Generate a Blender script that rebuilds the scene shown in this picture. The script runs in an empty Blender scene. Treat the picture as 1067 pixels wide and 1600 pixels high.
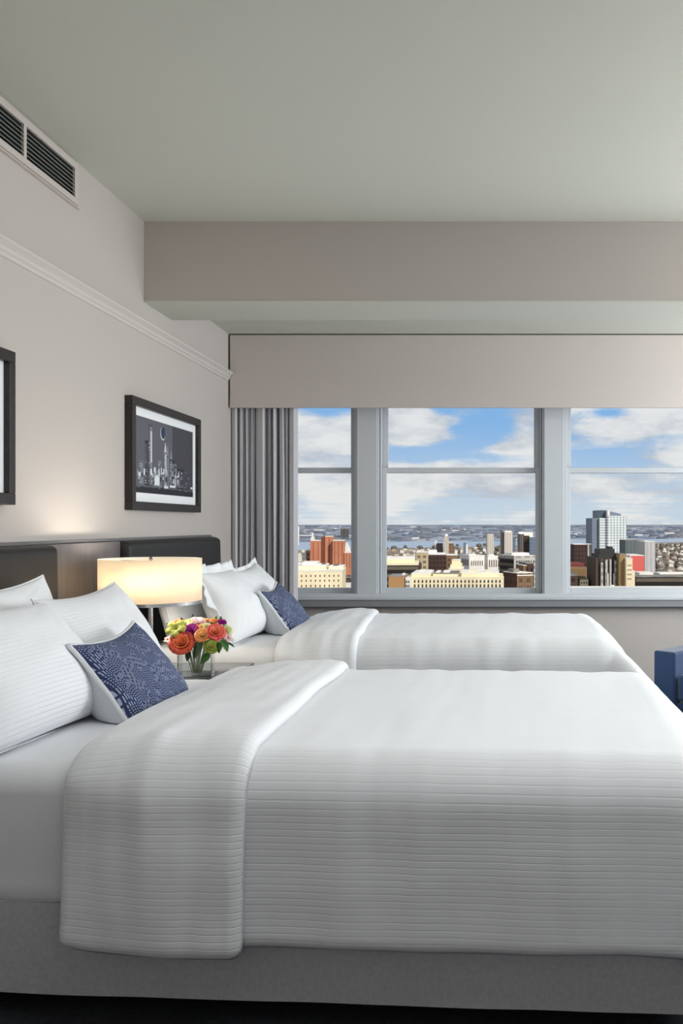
import bpy, math, random
from mathutils import Vector, Matrix, noise
R = math.radians
PI = math.pi
scn = bpy.context.scene
COL = scn.collection
rng = random.Random(7)

# ------------------------------------------------------------------ helpers
def lin(c):
    o = []
    for v in c:
        v = v / 255.0
        o.append(v / 12.92 if v <= 0.04045 else ((v + 0.055) / 1.055) ** 2.4)
    return (o[0], o[1], o[2], 1.0)

class NT:
    """tiny node-tree writer"""
    def __init__(s, tree):
        s.t = tree; s.n = tree.nodes; s.l = tree.links
    def new(s, kind, **kw):
        nd = s.n.new(kind)
        for k, v in kw.items(): setattr(nd, k, v)
        return nd
    def put(s, sock, v):
        if isinstance(v, bpy.types.NodeSocket): s.l.new(v, sock)
        else: sock.default_value = v
    def m(s, op, a, b=0.0, c=0.0, clamp=False):
        nd = s.new('ShaderNodeMath', operation=op); nd.use_clamp = clamp
        s.put(nd.inputs[0], a); s.put(nd.inputs[1], b); s.put(nd.inputs[2], c)
        return nd.outputs[0]
    def mix(s, f, a, b):
        nd = s.new('ShaderNodeMix', data_type='RGBA')
        s.put(nd.inputs[0], f); s.put(nd.inputs[6], a); s.put(nd.inputs[7], b)
        return nd.outputs[2]
    def noise(s, vec, scale=5.0, detail=3.0, rough=0.5):
        nd = s.new('ShaderNodeTexNoise')
        if vec is not None: s.l.new(vec, nd.inputs['Vector'])
        nd.inputs['Scale'].default_value = scale; nd.inputs['Detail'].default_value = detail
        nd.inputs['Roughness'].default_value = rough
        return nd.outputs[0]
    def comb(s, x, y, z):
        nd = s.new('ShaderNodeCombineXYZ')
        s.put(nd.inputs[0], x); s.put(nd.inputs[1], y); s.put(nd.inputs[2], z)
        return nd.outputs[0]
    def sep(s, v):
        nd = s.new('ShaderNodeSeparateXYZ'); s.l.new(v, nd.inputs[0]); return nd.outputs
    def ramp(s, f, lo, hi):
        nd = s.new('ShaderNodeMapRange'); nd.clamp = True; nd.interpolation_type = 'SMOOTHSTEP'
        s.put(nd.inputs[0], f); nd.inputs[1].default_value = lo; nd.inputs[2].default_value = hi
        return nd.outputs[0]

MATS = {}
def mat(name, rgb, rough=0.6, metal=0.0, spec=0.3, bump=None, var=None, sheen=0.0, coat=0.0):
    """bump=(scale, distance) noise bump; var=(scale, rgb2) colour variation in object space"""
    if name in MATS: return MATS[name]
    m = bpy.data.materials.new(name); m.use_nodes = True
    k = NT(m.node_tree); b = k.n['Principled BSDF']
    b.inputs['Base Color'].default_value = lin(rgb)
    b.inputs['Roughness'].default_value = rough; b.inputs['Metallic'].default_value = metal
    b.inputs['Specular IOR Level'].default_value = spec
    b.inputs['Sheen Weight'].default_value = sheen; b.inputs['Coat Weight'].default_value = coat
    tc = k.new('ShaderNodeTexCoord')
    if var:
        f = k.noise(tc.outputs['Object'], var[0], 4)
        k.l.new(k.mix(k.ramp(f, 0.35, 0.65), lin(rgb), lin(var[1])), b.inputs['Base Color'])
    if bump:
        bp = k.new('ShaderNodeBump'); bp.inputs['Strength'].default_value = 0.6
        bp.inputs['Distance'].default_value = bump[1]
        k.l.new(k.noise(tc.outputs['Object'], bump[0], 4), bp.inputs['Height'])
        k.l.new(bp.outputs[0], b.inputs['Normal'])
    MATS[name] = m
    return m

def rib_mat(name, rgb, pitch=0.0155, depth=0.0007, axis=1, weave=0.0006):
    """white cotton with woven ribs that run along one UV axis (UV in metres)"""
    m = bpy.data.materials.new(name); m.use_nodes = True
    k = NT(m.node_tree); b = k.n['Principled BSDF']
    b.inputs['Base Color'].default_value = lin(rgb); b.inputs['Roughness'].default_value = 0.75
    b.inputs['Specular IOR Level'].default_value = 0.15; b.inputs['Sheen Weight'].default_value = 0.15
    uv = k.new('ShaderNodeUVMap'); x = k.sep(uv.outputs[0])
    wob = k.noise(uv.outputs[0], 3.0, 2)
    t = k.m('ADD', k.m('DIVIDE', x[axis], pitch), k.m('MULTIPLY', wob, 0.35))
    f = k.m('FRACT', t)
    d = k.m('ABSOLUTE', k.m('SUBTRACT', f, 0.5))
    h = k.ramp(d, 0.5, 0.34)
    patch = k.ramp(k.noise(uv.outputs[0], 2.2, 2), 0.30, 0.62)
    h = k.m('MULTIPLY', h, k.m('ADD', k.m('MULTIPLY', patch, 0.8), 0.2))
    h2 = k.m('ADD', h, k.m('MULTIPLY', k.noise(uv.outputs[0], 55.0, 3), 0.22))
    bp = k.new('ShaderNodeBump'); bp.inputs['Strength'].default_value = 0.7
    bp.inputs['Distance'].default_value = depth
    k.l.new(h2, bp.inputs['Height']); k.l.new(bp.outputs[0], b.inputs['Normal'])
    MATS[name] = m
    return m

def facade(name, wall, glass, sx, sz, fx=0.55, fz=0.55, var=0.12):
    """painted/brick wall with a regular pattern of dark openings, in the building's own space"""
    if name in MATS: return MATS[name]
    m = bpy.data.materials.new(name); m.use_nodes = True
    k = NT(m.node_tree); b = k.n['Principled BSDF']
    b.inputs['Roughness'].default_value = 0.85; b.inputs['Specular IOR Level'].default_value = 0.1
    tc = k.new('ShaderNodeTexCoord'); p = k.sep(tc.outputs['Object']); n = k.sep(tc.outputs['Normal'])
    side = k.m('GREATER_THAN', k.m('ABSOLUTE', n[0]), 0.6)
    u = k.m('ADD', k.m('MULTIPLY', p[0], k.m('SUBTRACT', 1.0, side)), k.m('MULTIPLY', p[1], side))
    fu = k.m('FRACT', k.m('DIVIDE', u, sx)); fv = k.m('FRACT', k.m('DIVIDE', p[2], sz))
    mu = k.m('LESS_THAN', k.m('ABSOLUTE', k.m('SUBTRACT', fu, 0.5)), fx / 2)
    mv = k.m('LESS_THAN', k.m('ABSOLUTE', k.m('SUBTRACT', fv, 0.5)), fz / 2)
    flat = k.m('LESS_THAN', k.m('ABSOLUTE', n[2]), 0.5)
    mk = k.m('MULTIPLY', k.m('MULTIPLY', mu, mv), flat)
    nz = k.noise(tc.outputs['Object'], 0.06, 3)
    w2 = tuple(max(0, c * (1 - var * 2)) for c in wall)
    wc = k.mix(nz, lin(wall), lin(w2))
    k.l.new(k.mix(mk, wc, lin(glass)), b.inputs['Base Color'])
    MATS[name] = m
    return m

class MB:
    """collects geometry, then builds ONE mesh object"""
    def __init__(s): s.v = []; s.f = []; s.mi = []; s.uv = {}; s.cm = 0
    def add(s, vs, fs, M=None):
        o = len(s.v)
        for p in vs:
            p = Vector(p)
            s.v.append(M @ p if M is not None else p)
        for f in fs:
            s.f.append(tuple(i + o for i in f)); s.mi.append(s.cm)
        return s
    def box(s, x0, x1, y0, y1, z0, z1, M=None):
        vs = [(x0,y0,z0),(x1,y0,z0),(x1,y1,z0),(x0,y1,z0),(x0,y0,z1),(x1,y0,z1),(x1,y1,z1),(x0,y1,z1)]
        return s.add(vs, [(0,3,2,1),(4,5,6,7),(0,1,5,4),(1,2,6,5),(2,3,7,6),(3,0,4,7)], M)
    def quad(s, a, b, c, d): return s.add([a,b,c,d], [(0,1,2,3)])
    def prism(s, poly, axis, t0, t1, M=None):
        """poly: 2-D points extruded along axis 'x','y' or 'z'"""
        n = len(poly)
        def P(p, t):
            return {'x': (t, p[0], p[1]), 'y': (p[0], t, p[1]), 'z': (p[0], p[1], t)}[axis]
        vs = [P(p, t0) for p in poly] + [P(p, t1) for p in poly]
        fs = [tuple(range(n))[::-1], tuple(range(n, 2*n))]
        for i in range(n):
            j = (i + 1) % n; fs.append((i, j, n + j, n + i))
        return s.add(vs, fs, M)
    def lathe(s, prof, seg=32, M=None, closed=False):
        n = len(prof); vs = []; fs = []
        for i in range(seg):
            a = 2*PI*i/seg
            for r, z in prof: vs.append((r*math.cos(a), r*math.sin(a), z))
        for i in range(seg):
            j = (i+1) % seg
            for q in range(n if closed else n-1):
                q2 = (q+1) % n
                fs.append((i*n+q, j*n+q, j*n+q2, i*n+q2))
        return s.add(vs, fs, M)
    def tube(s, pts, r, seg=8, cap=True):
        pts = [Vector(p) for p in pts]; n = len(pts); vs = []; fs = []
        rr = r if isinstance(r, (list, tuple)) else [r]*n
        up = Vector((0,0,1))
        for i, p in enumerate(pts):
            t = (pts[min(i+1,n-1)] - pts[max(i-1,0)]).normalized()
            a = t.cross(up)
            if a.length < 1e-3: a = t.cross(Vector((1,0,0)))
            a.normalize(); b = t.cross(a).normalized(); up = b.cross(t) if False else up
            for q in range(seg):
                w = 2*PI*q/seg; vs.append(p + (a*math.cos(w) + b*math.sin(w))*rr[i])
        for i in range(n-1):
            for q in range(seg):
                q2 = (q+1) % seg; fs.append((i*seg+q, i*seg+q2, (i+1)*seg+q2, (i+1)*seg+q))
        if cap: fs += [tuple(range(seg))[::-1], tuple(range((n-1)*seg, n*seg))]
        return s.add(vs, fs)
    def grid(s, fn, nu, nv, uvf=None, M=None, flip=False):
        o = len(s.v); vs = []; fs = []
        for j in range(nv+1):
            for i in range(nu+1):
                vs.append(fn(i/nu, j/nv))
        for j in range(nv):
            for i in range(nu):
                q = (j*(nu+1)+i, j*(nu+1)+i+1, (j+1)*(nu+1)+i+1, (j+1)*(nu+1)+i)
                fs.append(q[::-1] if flip else q)
        s.add(vs, fs, M)
        if uvf:
            for j in range(nv+1):
                for i in range(nu+1): s.uv[o + j*(nu+1)+i] = uvf(i/nu, j/nv)
        return s
    def build(s, name, mats, parent=None, smooth=False, bevel=0.0, seg=2, weld=False, world=True, auto=None):
        me = bpy.data.meshes.new(name)
        off = Vector((0,0,0))
        if parent is not None and world and parent.rotation_euler.z == 0:
            off = wloc(parent)
        me.from_pydata([tuple(p - off) for p in s.v], [], s.f)
        for m in (mats if isinstance(mats, (list, tuple)) else [mats]): me.materials.append(m)
        for i, p in enumerate(me.polygons):
            p.material_index = s.mi[i]; p.use_smooth = smooth
        if s.uv:
            ul = me.uv_layers.new(name='UVMap')
            for lp in me.loops:
                ul.data[lp.index].uv = s.uv.get(lp.vertex_index, (0,0))
        me.update()
        o = bpy.data.objects.new(name, me); COL.objects.link(o)
        if weld:
            w = o.modifiers.new('weld', 'WELD'); w.merge_threshold = 1e-5
        if bevel > 0:
            bv = o.modifiers.new('bevel', 'BEVEL'); bv.width = bevel; bv.segments = seg
            bv.limit_method = 'ANGLE'; bv.angle_limit = R(35)
            for p in me.polygons: p.use_smooth = True
            bv.harden_normals = True
        if parent is not None: o.parent = parent
        return o

def wloc(o):
    p = Vector(o.location); q = o.parent
    while q is not None:
        p = p + Vector(q.location); q = q.parent
    return p

def tag(o, label=None, cat=None, group=None, kind=None):
    if label: o['label'] = label
    if cat: o['category'] = cat
    if group: o['group'] = group
    if kind: o['kind'] = kind
    return o

def thing(name, label, cat, loc=(0,0,0), rz=0.0, group=None):
    o = bpy.data.objects.new(name, None); COL.objects.link(o)
    o.location = loc; o.rotation_euler = (0,0,rz); o.empty_display_size = 0.1
    return tag(o, label, cat, group)

def struct(o): o['kind'] = 'structure'; return o

# ------------------------------------------------------------------ camera
# focal length 1400 px on a 1067 px wide frame; the view axis meets the frame at (762, 819)
F, VX, VY, EYE = 1400.0, 762.0, 819.0, 1.2
cam = bpy.data.cameras.new('camera'); camo = bpy.data.objects.new('camera', cam); COL.objects.link(camo)
camo.location = (0, 0, EYE); camo.rotation_euler = (R(90), 0, 0)
cam.sensor_fit = 'HORIZONTAL'; cam.sensor_width = 36.0; cam.lens = 36.0 * F / 1067
cam.shift_x = -(VX - 533.5) / 1067; cam.shift_y = (VY - 800) / 1067
cam.clip_start = 0.05; cam.clip_end = 300000
scn.camera = camo

# ------------------------------------------------------------------ materials
M_wall = mat('wall_paint', (192, 185, 180), 0.75, bump=(180, 0.0004))
M_ceil = mat('ceiling_paint', (206, 207, 197), 0.85, bump=(120, 0.0004))
M_trimw = mat('white_trim_paint', (222, 220, 216), 0.35, spec=0.5)
M_sash = mat('window_paint', (204, 208, 212), 0.35, spec=0.5)
M_gap = mat('dark_gap', (58, 66, 68), 0.9)
M_carpet = mat('charcoal_carpet', (46, 49, 54), 0.95, bump=(260, 0.003), var=(60, (38, 41, 46)))
M_skirt = mat('grey_linen', (196, 197, 201), 0.9, bump=(420, 0.0010), var=(90, (186, 188, 193)), sheen=0.2)
M_sheet = mat('white_percale', (234, 236, 240), 0.75, spec=0.15, bump=(40, 0.0006))
M_duvet = rib_mat('ribbed_white_cotton', (236, 238, 242))
M_pillow = rib_mat('ribbed_pillow_cotton', (236, 238, 242), pitch=0.0135, depth=0.0014)
M_plain = mat('smooth_white_cotton', (236, 238, 241), 0.75, spec=0.15, bump=(30, 0.0008))
M_leather = mat('dark_leather', (40, 39, 39), 0.5, spec=0.3, bump=(240, 0.0007))
M_chrome = mat('brushed_chrome', (205, 205, 208), 0.22, metal=1.0)
M_black = mat('black_frame_wood', (38, 33, 33), 0.4, spec=0.4, bump=(60, 0.0004), var=(25, (46, 38, 37)))
M_mat = mat('mat_board', (238, 240, 242), 0.85)
M_blue = mat('blue_velvet', (30, 58, 98), 0.65, sheen=0.4, bump=(200, 0.0006))
M_nightwood = mat('espresso_wood', (46, 42, 42), 0.35, spec=0.5)
M_valance = mat('valance_fabric', (201, 192, 187), 0.85, bump=(300, 0.0006))
M_curtain = mat('grey_curtain_cloth', (204, 202, 207), 0.85, bump=(350, 0.0005), sheen=0.15)
M_pipe = mat('piping_cotton', (226, 228, 231), 0.8)

def wood_mat():
    m = bpy.data.materials.new('grey_veneer'); m.use_nodes = True
    k = NT(m.node_tree); b = k.n['Principled BSDF']; tc = k.new('ShaderNodeTexCoord')
    mp = k.new('ShaderNodeMapping'); mp.inputs['Scale'].default_value = (1, 70, 1.2)
    k.l.new(tc.outputs['Object'], mp.inputs[0])
    f = k.noise(mp.outputs[0], 3.0, 5)
    k.l.new(k.mix(k.ramp(f, 0.3, 0.7), lin((96, 90, 91)), lin((116, 109, 108))), b.inputs['Base Color'])
    b.inputs['Roughness'].default_value = 0.3; b.inputs['Specular IOR Level'].default_value = 0.5
    return m
M_wood = wood_mat()

def glass_mat(name, tint, refl=0.06):
    m = bpy.data.materials.new(name); m.use_nodes = True
    k = NT(m.node_tree); k.n.remove(k.n['Principled BSDF']); out = k.n['Material Output']
    tr = k.new('ShaderNodeBsdfTransparent'); tr.inputs[0].default_value = (*tint, 1)
    gl = k.new('ShaderNodeBsdfGlossy'); gl.inputs['Roughness'].default_value = 0.02
    lw = k.new('ShaderNodeFresnel'); lw.inputs[0].default_value = 1.45
    mx = k.new('ShaderNodeMixShader')
    k.l.new(k.m('MULTIPLY', lw.outputs[0], refl / 0.04), mx.inputs[0])
    k.l.new(tr.outputs[0], mx.inputs[1]); k.l.new(gl.outputs[0], mx.inputs[2]); k.l.new(mx.outputs[0], out.inputs[0])
    return m
M_pane = glass_mat('window_glass', (0.985, 0.99, 0.99), 0.005)
M_vase = glass_mat('clear_glass', (0.965, 0.975, 0.975), 0.05)
M_water = glass_mat('vase_water', (0.975, 0.985, 0.98), 0.02)

def shade_mat():
    m = bpy.data.materials.new('cream_shade_fabric'); m.use_nodes = True
    k = NT(m.node_tree); k.n.remove(k.n['Principled BSDF']); out = k.n['Material Output']
    tl = k.new('ShaderNodeBsdfTranslucent'); tl.inputs[0].default_value = lin((240, 228, 208))
    df = k.new('ShaderNodeBsdfDiffuse'); df.inputs[0].default_value = lin((246, 240, 228))
    mx = k.new('ShaderNodeMixShader'); mx.inputs[0].default_value = 0.55
    k.l.new(tl.outputs[0], mx.inputs[1]); k.l.new(df.outputs[0], mx.inputs[2]); k.l.new(mx.outputs[0], out.inputs[0])
    return m
M_shade = shade_mat()

def emit(name, rgb, s):
    m = bpy.data.materials.new(name); m.use_nodes = True
    b = m.node_tree.nodes['Principled BSDF']; b.inputs['Base Color'].default_value = lin(rgb)
    b.inputs['Emission Color'].default_value = lin(rgb); b.inputs['Emission Strength'].default_value = s
    return m

# ------------------------------------------------------------------ the room
XL, XR, YB, YF, HC = -1.82, 3.4, 6.6, -1.6, 2.803
struct(MB().box(XL-0.2, XR+0.2, YF-0.2, YB+0.3, -0.2, 0).build('floor', M_carpet))
struct(MB().box(XL-0.2, XR+0.2, YF-0.2, YB+0.3, HC, HC+0.25).build('ceiling', M_ceil))
struct(MB().box(XL-0.25, XL, YF-0.2, YB+0.3, 0, HC).build('wall_left', M_wall))
struct(MB().box(XR, XR+0.25, YF-0.2, YB+0.3, 0, HC).build('wall_right', M_wall))
struct(MB().box(XL, XR, YF-0.25, YF, 0, HC).build('wall_front', M_wall))
# window wall: dado, head, piers of masonry, blind wall to the right of the third window
GY = 6.715                       # glass plane
WIN = [(-1.74, -0.975), (-0.800, 0.400), (0.572, 1.775)]   # clear openings between the piers
Z0, Z1 = 0.655, 2.40
wb = MB().box(XL, XR, YB, YB+0.28, 0, Z0).box(XL, XR, YB, YB+0.28, Z1, HC)
wb.box(XL, WIN[0][0], YB, YB+0.28, Z0, Z1).box(WIN[2][1], XR, YB, YB+0.28, Z0, Z1)
struct(wb.build('wall_back', M_wall))
# painted piers between the windows
n = 1
for (xa, xb) in ((WIN[0][1], WIN[1][0]), (WIN[1][1], WIN[2][0])):
    p = MB().box(xa, xb, YB-0.012, YB+0.28, Z0, Z1).box(xa+0.014, xb-0.014, YB-0.022, YB-0.012, Z0, Z1)
    struct(p.build('trim_%d' % n, M_sash, bevel=0.003)); n += 1
# sill: stool, ledge and projecting apron
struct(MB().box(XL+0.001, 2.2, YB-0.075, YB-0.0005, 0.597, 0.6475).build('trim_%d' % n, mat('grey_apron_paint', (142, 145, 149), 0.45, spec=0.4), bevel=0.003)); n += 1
sill = MB().box(XL+0.001, 2.2, YB-0.085, YB-0.0005, 0.648, 0.660)
sill.box(XL+0.001, 2.2, YB-0.035, YB-0.0005, 0.660, 0.690)
struct(sill.build('trim_%d' % n, M_sash, bevel=0.003)); n += 1
# structural beam across the ceiling
struct(MB().box(XL+0.0005, XR-0.0005, 4.745, 5.16, 2.383, HC-0.0005).build('trim_%d' % n, M_wall)); n += 1
bm = MB().box(XL+0.001, XR-0.001, 4.7425, 5.1625, 2.375, 2.3835)
struct(bm.build('trim_%d' % n, M_ceil)); n += 1
# dropped ceiling between the beam and the window wall
struct(MB().box(XL+0.0005, XR-0.0005, 5.16, YB-0.0005, 2.536, HC-0.0005).build('trim_%d' % n, M_ceil)); n += 1
# picture rail
rail = [(XL, 2.202), (XL+0.010, 2.204), (XL+0.012, 2.216), (XL+0.020, 2.222), (XL+0.020, 2.236),
        (XL+0.032, 2.246), (XL+0.040, 2.252), (XL+0.040, 2.262), (XL+0.030, 2.268), (XL, 2.270)]
struct(MB().prism([(a, b) for a, b in rail], 'y', YF, 6.265).build('trim_%d' % n, mat('rail_paint', (208, 202, 197), 0.3, spec=0.5))); n += 1

# double-hung windows
for wi, (xa, xb) in enumerate(WIN):
    w = thing('window_%d' % (wi+1), None, None, ((xa+xb)/2, GY, Z0)); struct(w)
    g = 0.004; st = 0.040
    fr = MB()
    fr.box(xa+g, xa+0.012, YB+0.03, GY+0.09, Z0+0.001, Z1-0.001).box(xb-0.012, xb-g, YB+0.03, GY+0.09, Z0+0.001, Z1-0.001)
    fr.box(xa+0.012, xb-0.012, YB+0.03, GY+0.09, Z1-0.03, Z1-0.001).box(xa+0.012, xb-0.012, YB+0.03, GY+0.09, Z0+0.001, Z0+0.022)
    fr.build('frame', M_sash, w, bevel=0.002)
    xl, xr = xa+0.0125, xb-0.0125
    mz0, mz1 = 1.583, 1.622
    lo = MB().box(xl, xl+st-0.008, GY-0.03, GY, Z0+0.023, mz1).box(xr-st+0.008, xr, GY-0.03, GY, Z0+0.023, mz1)
    lo.box(xl+st-0.008, xr-st+0.008, GY-0.03, GY, Z0+0.023, 0.725).box(xl+st-0.008, xr-st+0.008, GY-0.03, GY, mz0, mz1)
    lo = lo.build('lower_sash', M_sash, w, bevel=0.003)
    MB().box(xl+st-0.010, xr-st+0.010, GY-0.018, GY-0.013, 0.723, mz0+0.002).build('glass_pane', M_pane, lo)
    up = MB().box(xl, xl+st, GY+0.012, GY+0.042, mz0, Z1-0.031).box(xr-st, xr, GY+0.012, GY+0.042, mz0, Z1-0.031)
    up.box(xl+st, xr-st, GY+0.012, GY+0.042, mz0, mz1-0.004).box(xl+st, xr-st, GY+0.012, GY+0.042, Z1-0.08, Z1-0.031)
    up = up.build('upper_sash', M_sash, w, bevel=0.003)
    MB().box(xl+st-0.002, xr-st+0.002, GY+0.024, GY+0.029, mz1-0.006, Z1-0.078).build('glass_pane', M_pane, up)

# valance (fabric covered pelmet) and curtain
v = thing('valance', 'long beige fabric valance box above the windows, hiding the curtain top', 'valance', (0.7, 6.29, 2.016))
MB().box(-1.808, 3.36, 6.280, 6.300, 2.016, 2.527).build('face_board', M_valance, v, bevel=0.004)
MB().box(-1.808, 3.36, 6.301, 6.59, 2.505, 2.527).build('top_board', M_valance, v)

def curtain():
    # plan outline of the pleats: (x, depth) along the cloth, eased between a gathered top and looser foot
    F_, B_ = 6.335, 6.425
    pts = [(-1.812, 6.345), (-1.785, F_), (-1.774, 6.40), (-1.764, B_), (-1.757, 6.35), (-1.742, 6.352), (-1.730, 6.39), (-1.712, 6.345), (-1.698, 6.40),
           (-1.688, 6.445), (-1.676, 6.36), (-1.662, 6.385), (-1.652, 6.43), (-1.644, 6.37), (-1.618, F_), (-1.588, 6.332), (-1.577, B_), (-1.566, 6.42),
           (-1.556, 6.36), (-1.543, 6.365), (-1.535, 6.41), (-1.522, 6.345), (-1.506, 6.35), (-1.497, 6.42), (-1.488, 6.44), (-1.478, 6.355), (-1.455, 6.34), (-1.446, 6.38),
           (-1.436, 6.365), (-1.424, 6.35), (-1.415, 6.39), (-1.400, 6.34), (-1.372, 6.335), (-1.362, 6.38), (-1.356, 6.40)]
    zs_top, zs_bot = 2.49, 0.015
    nu = 272; nv = 40
    def fn(a, b):
        t = a*(len(pts)-1); i = min(int(t), len(pts)-2); f = t - i
        f2 = 0.5 - 0.5*math.cos(PI*f)
        x = pts[i][0] + (pts[i+1][0]-pts[i][0])*f
        y = pts[i][1] + (pts[i+1][1]-pts[i][1])*f2
        z = zs_bot + (zs_top-zs_bot)*b
        sway = 0.030*noise.noise((a*9, b*0.9, 3.1))*(1-b) + 0.006*noise.noise((a*30, b*2.2, 7))
        x += sway*min(1, 6*a, 6*(1-a))
        y += 0.018*noise.noise((a*14, b*1.1, 11))
        return (max(-1.815, min(-1.338, x)), y, z)
    return MB().grid(fn, nu, nv)
c = curtain().build('curtain', M_curtain, smooth=True)
so = c.modifiers.new('thick', 'SOLIDIFY'); so.thickness = 0.003
tag(c, 'grey floor-length curtain gathered in folds at the left of the windows', 'curtain')

# air vent high on the left wall
v = thing('air_vent', 'long wall air vent with slats, high on the left wall under the ceiling', 'vent', (XL, 3.2, 2.6))
va, vb, vz0, vz1 = 2.46, 3.955, 2.604, 2.786
fr = MB(); t = 0.014
fr.box(XL, XL+t, va, vb, vz1-0.026, vz1).box(XL, XL+t, va, vb, vz0, vz0+0.028)
secs = [(2.49, 2.985), (3.005, 3.490), (3.512, 3.922)]
edges = [va] + [q for s_ in secs for q in s_] + [vb]
for i in range(0, len(edges), 2):
    fr.box(XL, XL+t, edges[i], edges[i+1], vz0+0.028, vz1-0.026)
fr.box(XL, XL+0.018, va-0.01, vb+0.012, vz0-0.012, vz0-0.006)
fr.build('frame', mat('vent_paint', (200, 191, 185), 0.5), v, bevel=0.0015)
M_slat = mat('vent_slat', (176, 178, 172), 0.35, spec=0.5); M_ventdark = mat('vent_dark', (24, 27, 26), 0.9)
for (a, b) in secs:
    MB().box(XL+0.0005, XL+0.0025, a, b, vz0+0.028, vz1-0.026).build('duct_shade_plate', M_ventdark, v)  # near-black plate; the shade inside the duct put into its colour
    sl = MB()
    for q in range(6):
        z = vz0 + 0.040 + q*0.0178
        sl.prism([(XL+0.003, z+0.006), (XL+0.0135, z), (XL+0.0135, z+0.0022), (XL+0.003, z+0.0078)], 'y', a, b)
    sl.build('louvre', M_slat, v)

# framed prints
def print_mats(dark):
    base = [(98, 98, 106), (72, 71, 79), (132, 136, 144), (196, 200, 202), (228, 232, 232), (52, 64, 92), (40, 40, 46), (104, 110, 122)]
    if not dark: base = [(206, 200, 190), (178, 166, 150), (150, 132, 110), (222, 218, 210), (236, 234, 228), (120, 104, 86), (128, 108, 86), (190, 180, 166)]
    return [mat('print_%d_%d' % (dark, i), c, 0.55) for i, c in enumerate(base)]
def picture(y0, y1, label, dark, seed):
    z0, z1 = 1.272, 1.848; fw = 0.044; dp = 0.042
    p = thing('framed_print', label, 'picture', (XL, (y0+y1)/2, z0))
    fr = MB()
    fr.box(XL+0.0005, XL+dp, y0, y1, z0, z0+fw).box(XL+0.0005, XL+dp, y0, y1, z1-fw, z1)
    fr.box(XL+0.0005, XL+dp, y0, y0+fw, z0+fw, z1-fw).box(XL+0.0005, XL+dp, y1-fw, y1, z0+fw, z1-fw)
    fr.build('frame', M_black, p, bevel=0.003)
    MB().box(XL+0.0005, XL+0.020, y0+fw, y1-fw, z0+fw, z1-fw).build('mat_board', M_mat, p)
    r = random.Random(seed)
    py0, py1, pz0, pz1 = y0+fw+0.05, y1-fw-0.05, z0+0.092, z1-0.088
    W, H = py1-py0, pz1-pz0
    q = MB(); lay = [0]
    def rect(u0, u1, v0, v1, c):
        lay[0] += 1; q.cm = c; x = XL+0.0202+lay[0]*0.000004
        q.quad((x, py0+u0*W, pz0+v0*H), (x, py0+u1*W, pz0+v0*H), (x, py0+u1*W, pz0+v1*H), (x, py0+u0*W, pz0+v1*H))
    def poly(pts, c):
        lay[0] += 1; q.cm = c; x = XL+0.0202+lay[0]*0.000004
        q.add([(x, py0+a*W, pz0+b*H) for a, b in pts], [tuple(range(len(pts)))])
    rect(0, 1, 0, 1, 0); rect(0.6, 1, 0.1, 1, 1); rect(0.80, 1, 0.1, 1, 1)
    def tower(u, w, top, body, lit, spire=0):
        rect(u-w/2, u+w/2, 0.1, top, body)
        rect(u-w*0.1, u+w*0.42, 0.12, top-0.03, lit)
        for k_ in range(int((top-0.15)/0.03)):
            rect(u-w*0.42, u-w*0.16, 0.13+k_*0.03, 0.143+k_*0.03, r.choice((2, 3, 7)))
        if spire:
            poly([(u-w*0.5, top), (u+w*0.5, top), (u+w*0.1, top+spire), (u-w*0.1, top+spire)], lit)
    if dark:
        tower(0.225, 0.066, 0.93, 1, 2); rect(0.222, 0.252, 0.42, 0.84, 3)
        tower(0.165, 0.05, 0.70, 6, 1)
        cx, cz, rr = 0.43, 0.85, 0.094
        A = W/H
        poly([(cx + rr/A*math.cos(t_*PI/18), cz + rr*math.sin(t_*PI/18)) for t_ in range(36)], 3)
        poly([(cx+0.006 + rr*0.9/A*math.cos(t_*PI/18), cz+0.012 + rr*0.9*math.sin(t_*PI/18)) for t_ in range(36)], 5)
        tower(0.475, 0.045, 0.60, 2, 3, 0.13); tower(0.515, 0.04, 0.56, 7, 2, 0.14); tower(0.575, 0.045, 0.52, 1, 2, 0.12)
        tower(0.62, 0.05, 0.50, 6, 7); tower(0.66, 0.045, 0.43, 1, 2, 0.03); tower(0.72, 0.05, 0.40, 6, 7); tower(0.79, 0.06, 0.40, 6, 1, 0.03); tower(0.88, 0.05, 0.32, 6, 1)
        tower(0.38, 0.055, 0.46, 2, 7); tower(0.08, 0.06, 0.42, 7, 2); tower(0.29, 0.04, 0.36, 2, 3); tower(0.33, 0.03, 0.33, 2, 7)
        for k_ in range(70):
            u = r.uniform(0.02, 0.72); w = r.uniform(0.006, 0.022); v0 = r.uniform(0.12, 0.3)
            rect(u, u+w, v0, v0+r.uniform(0.02, 0.10), r.choice((2, 3, 3, 4, 7, 6)))
        for k_ in range(70):
            u = r.uniform(0.5, 0.93); v0 = r.uniform(0.1, 0.36)
            rect(u, u+0.007, v0, v0+0.014, r.choice((2, 3, 7, 1)))
        poly([(0.29, 0.12), (0.37, 0.12), (0.37, 0.22), (0.33, 0.27), (0.29, 0.22)], 4)
        rect(0.45, 0.52, 0.09, 0.12, 4); rect(0.55, 0.64, 0.11, 0.14, 4); rect(0.95, 0.99, 0.12, 0.15, 4)
        poly([(0, 0), (1, 0), (1, 0.10)] + [(1-k_/24, 0.08+0.035*(noise.noise((k_*0.9, 2, 0)))) for k_ in range(25)], 6)
    else:
        for k_ in range(120):
            u = r.uniform(0.02, 0.97); v0 = r.uniform(0.05, 0.5)
            rect(u, u+r.uniform(0.01, 0.03), v0, v0+r.uniform(0.02, 0.2), r.choice((1, 2, 3, 5, 6, 7)))
    q.build('print', print_mats(dark), p)
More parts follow.
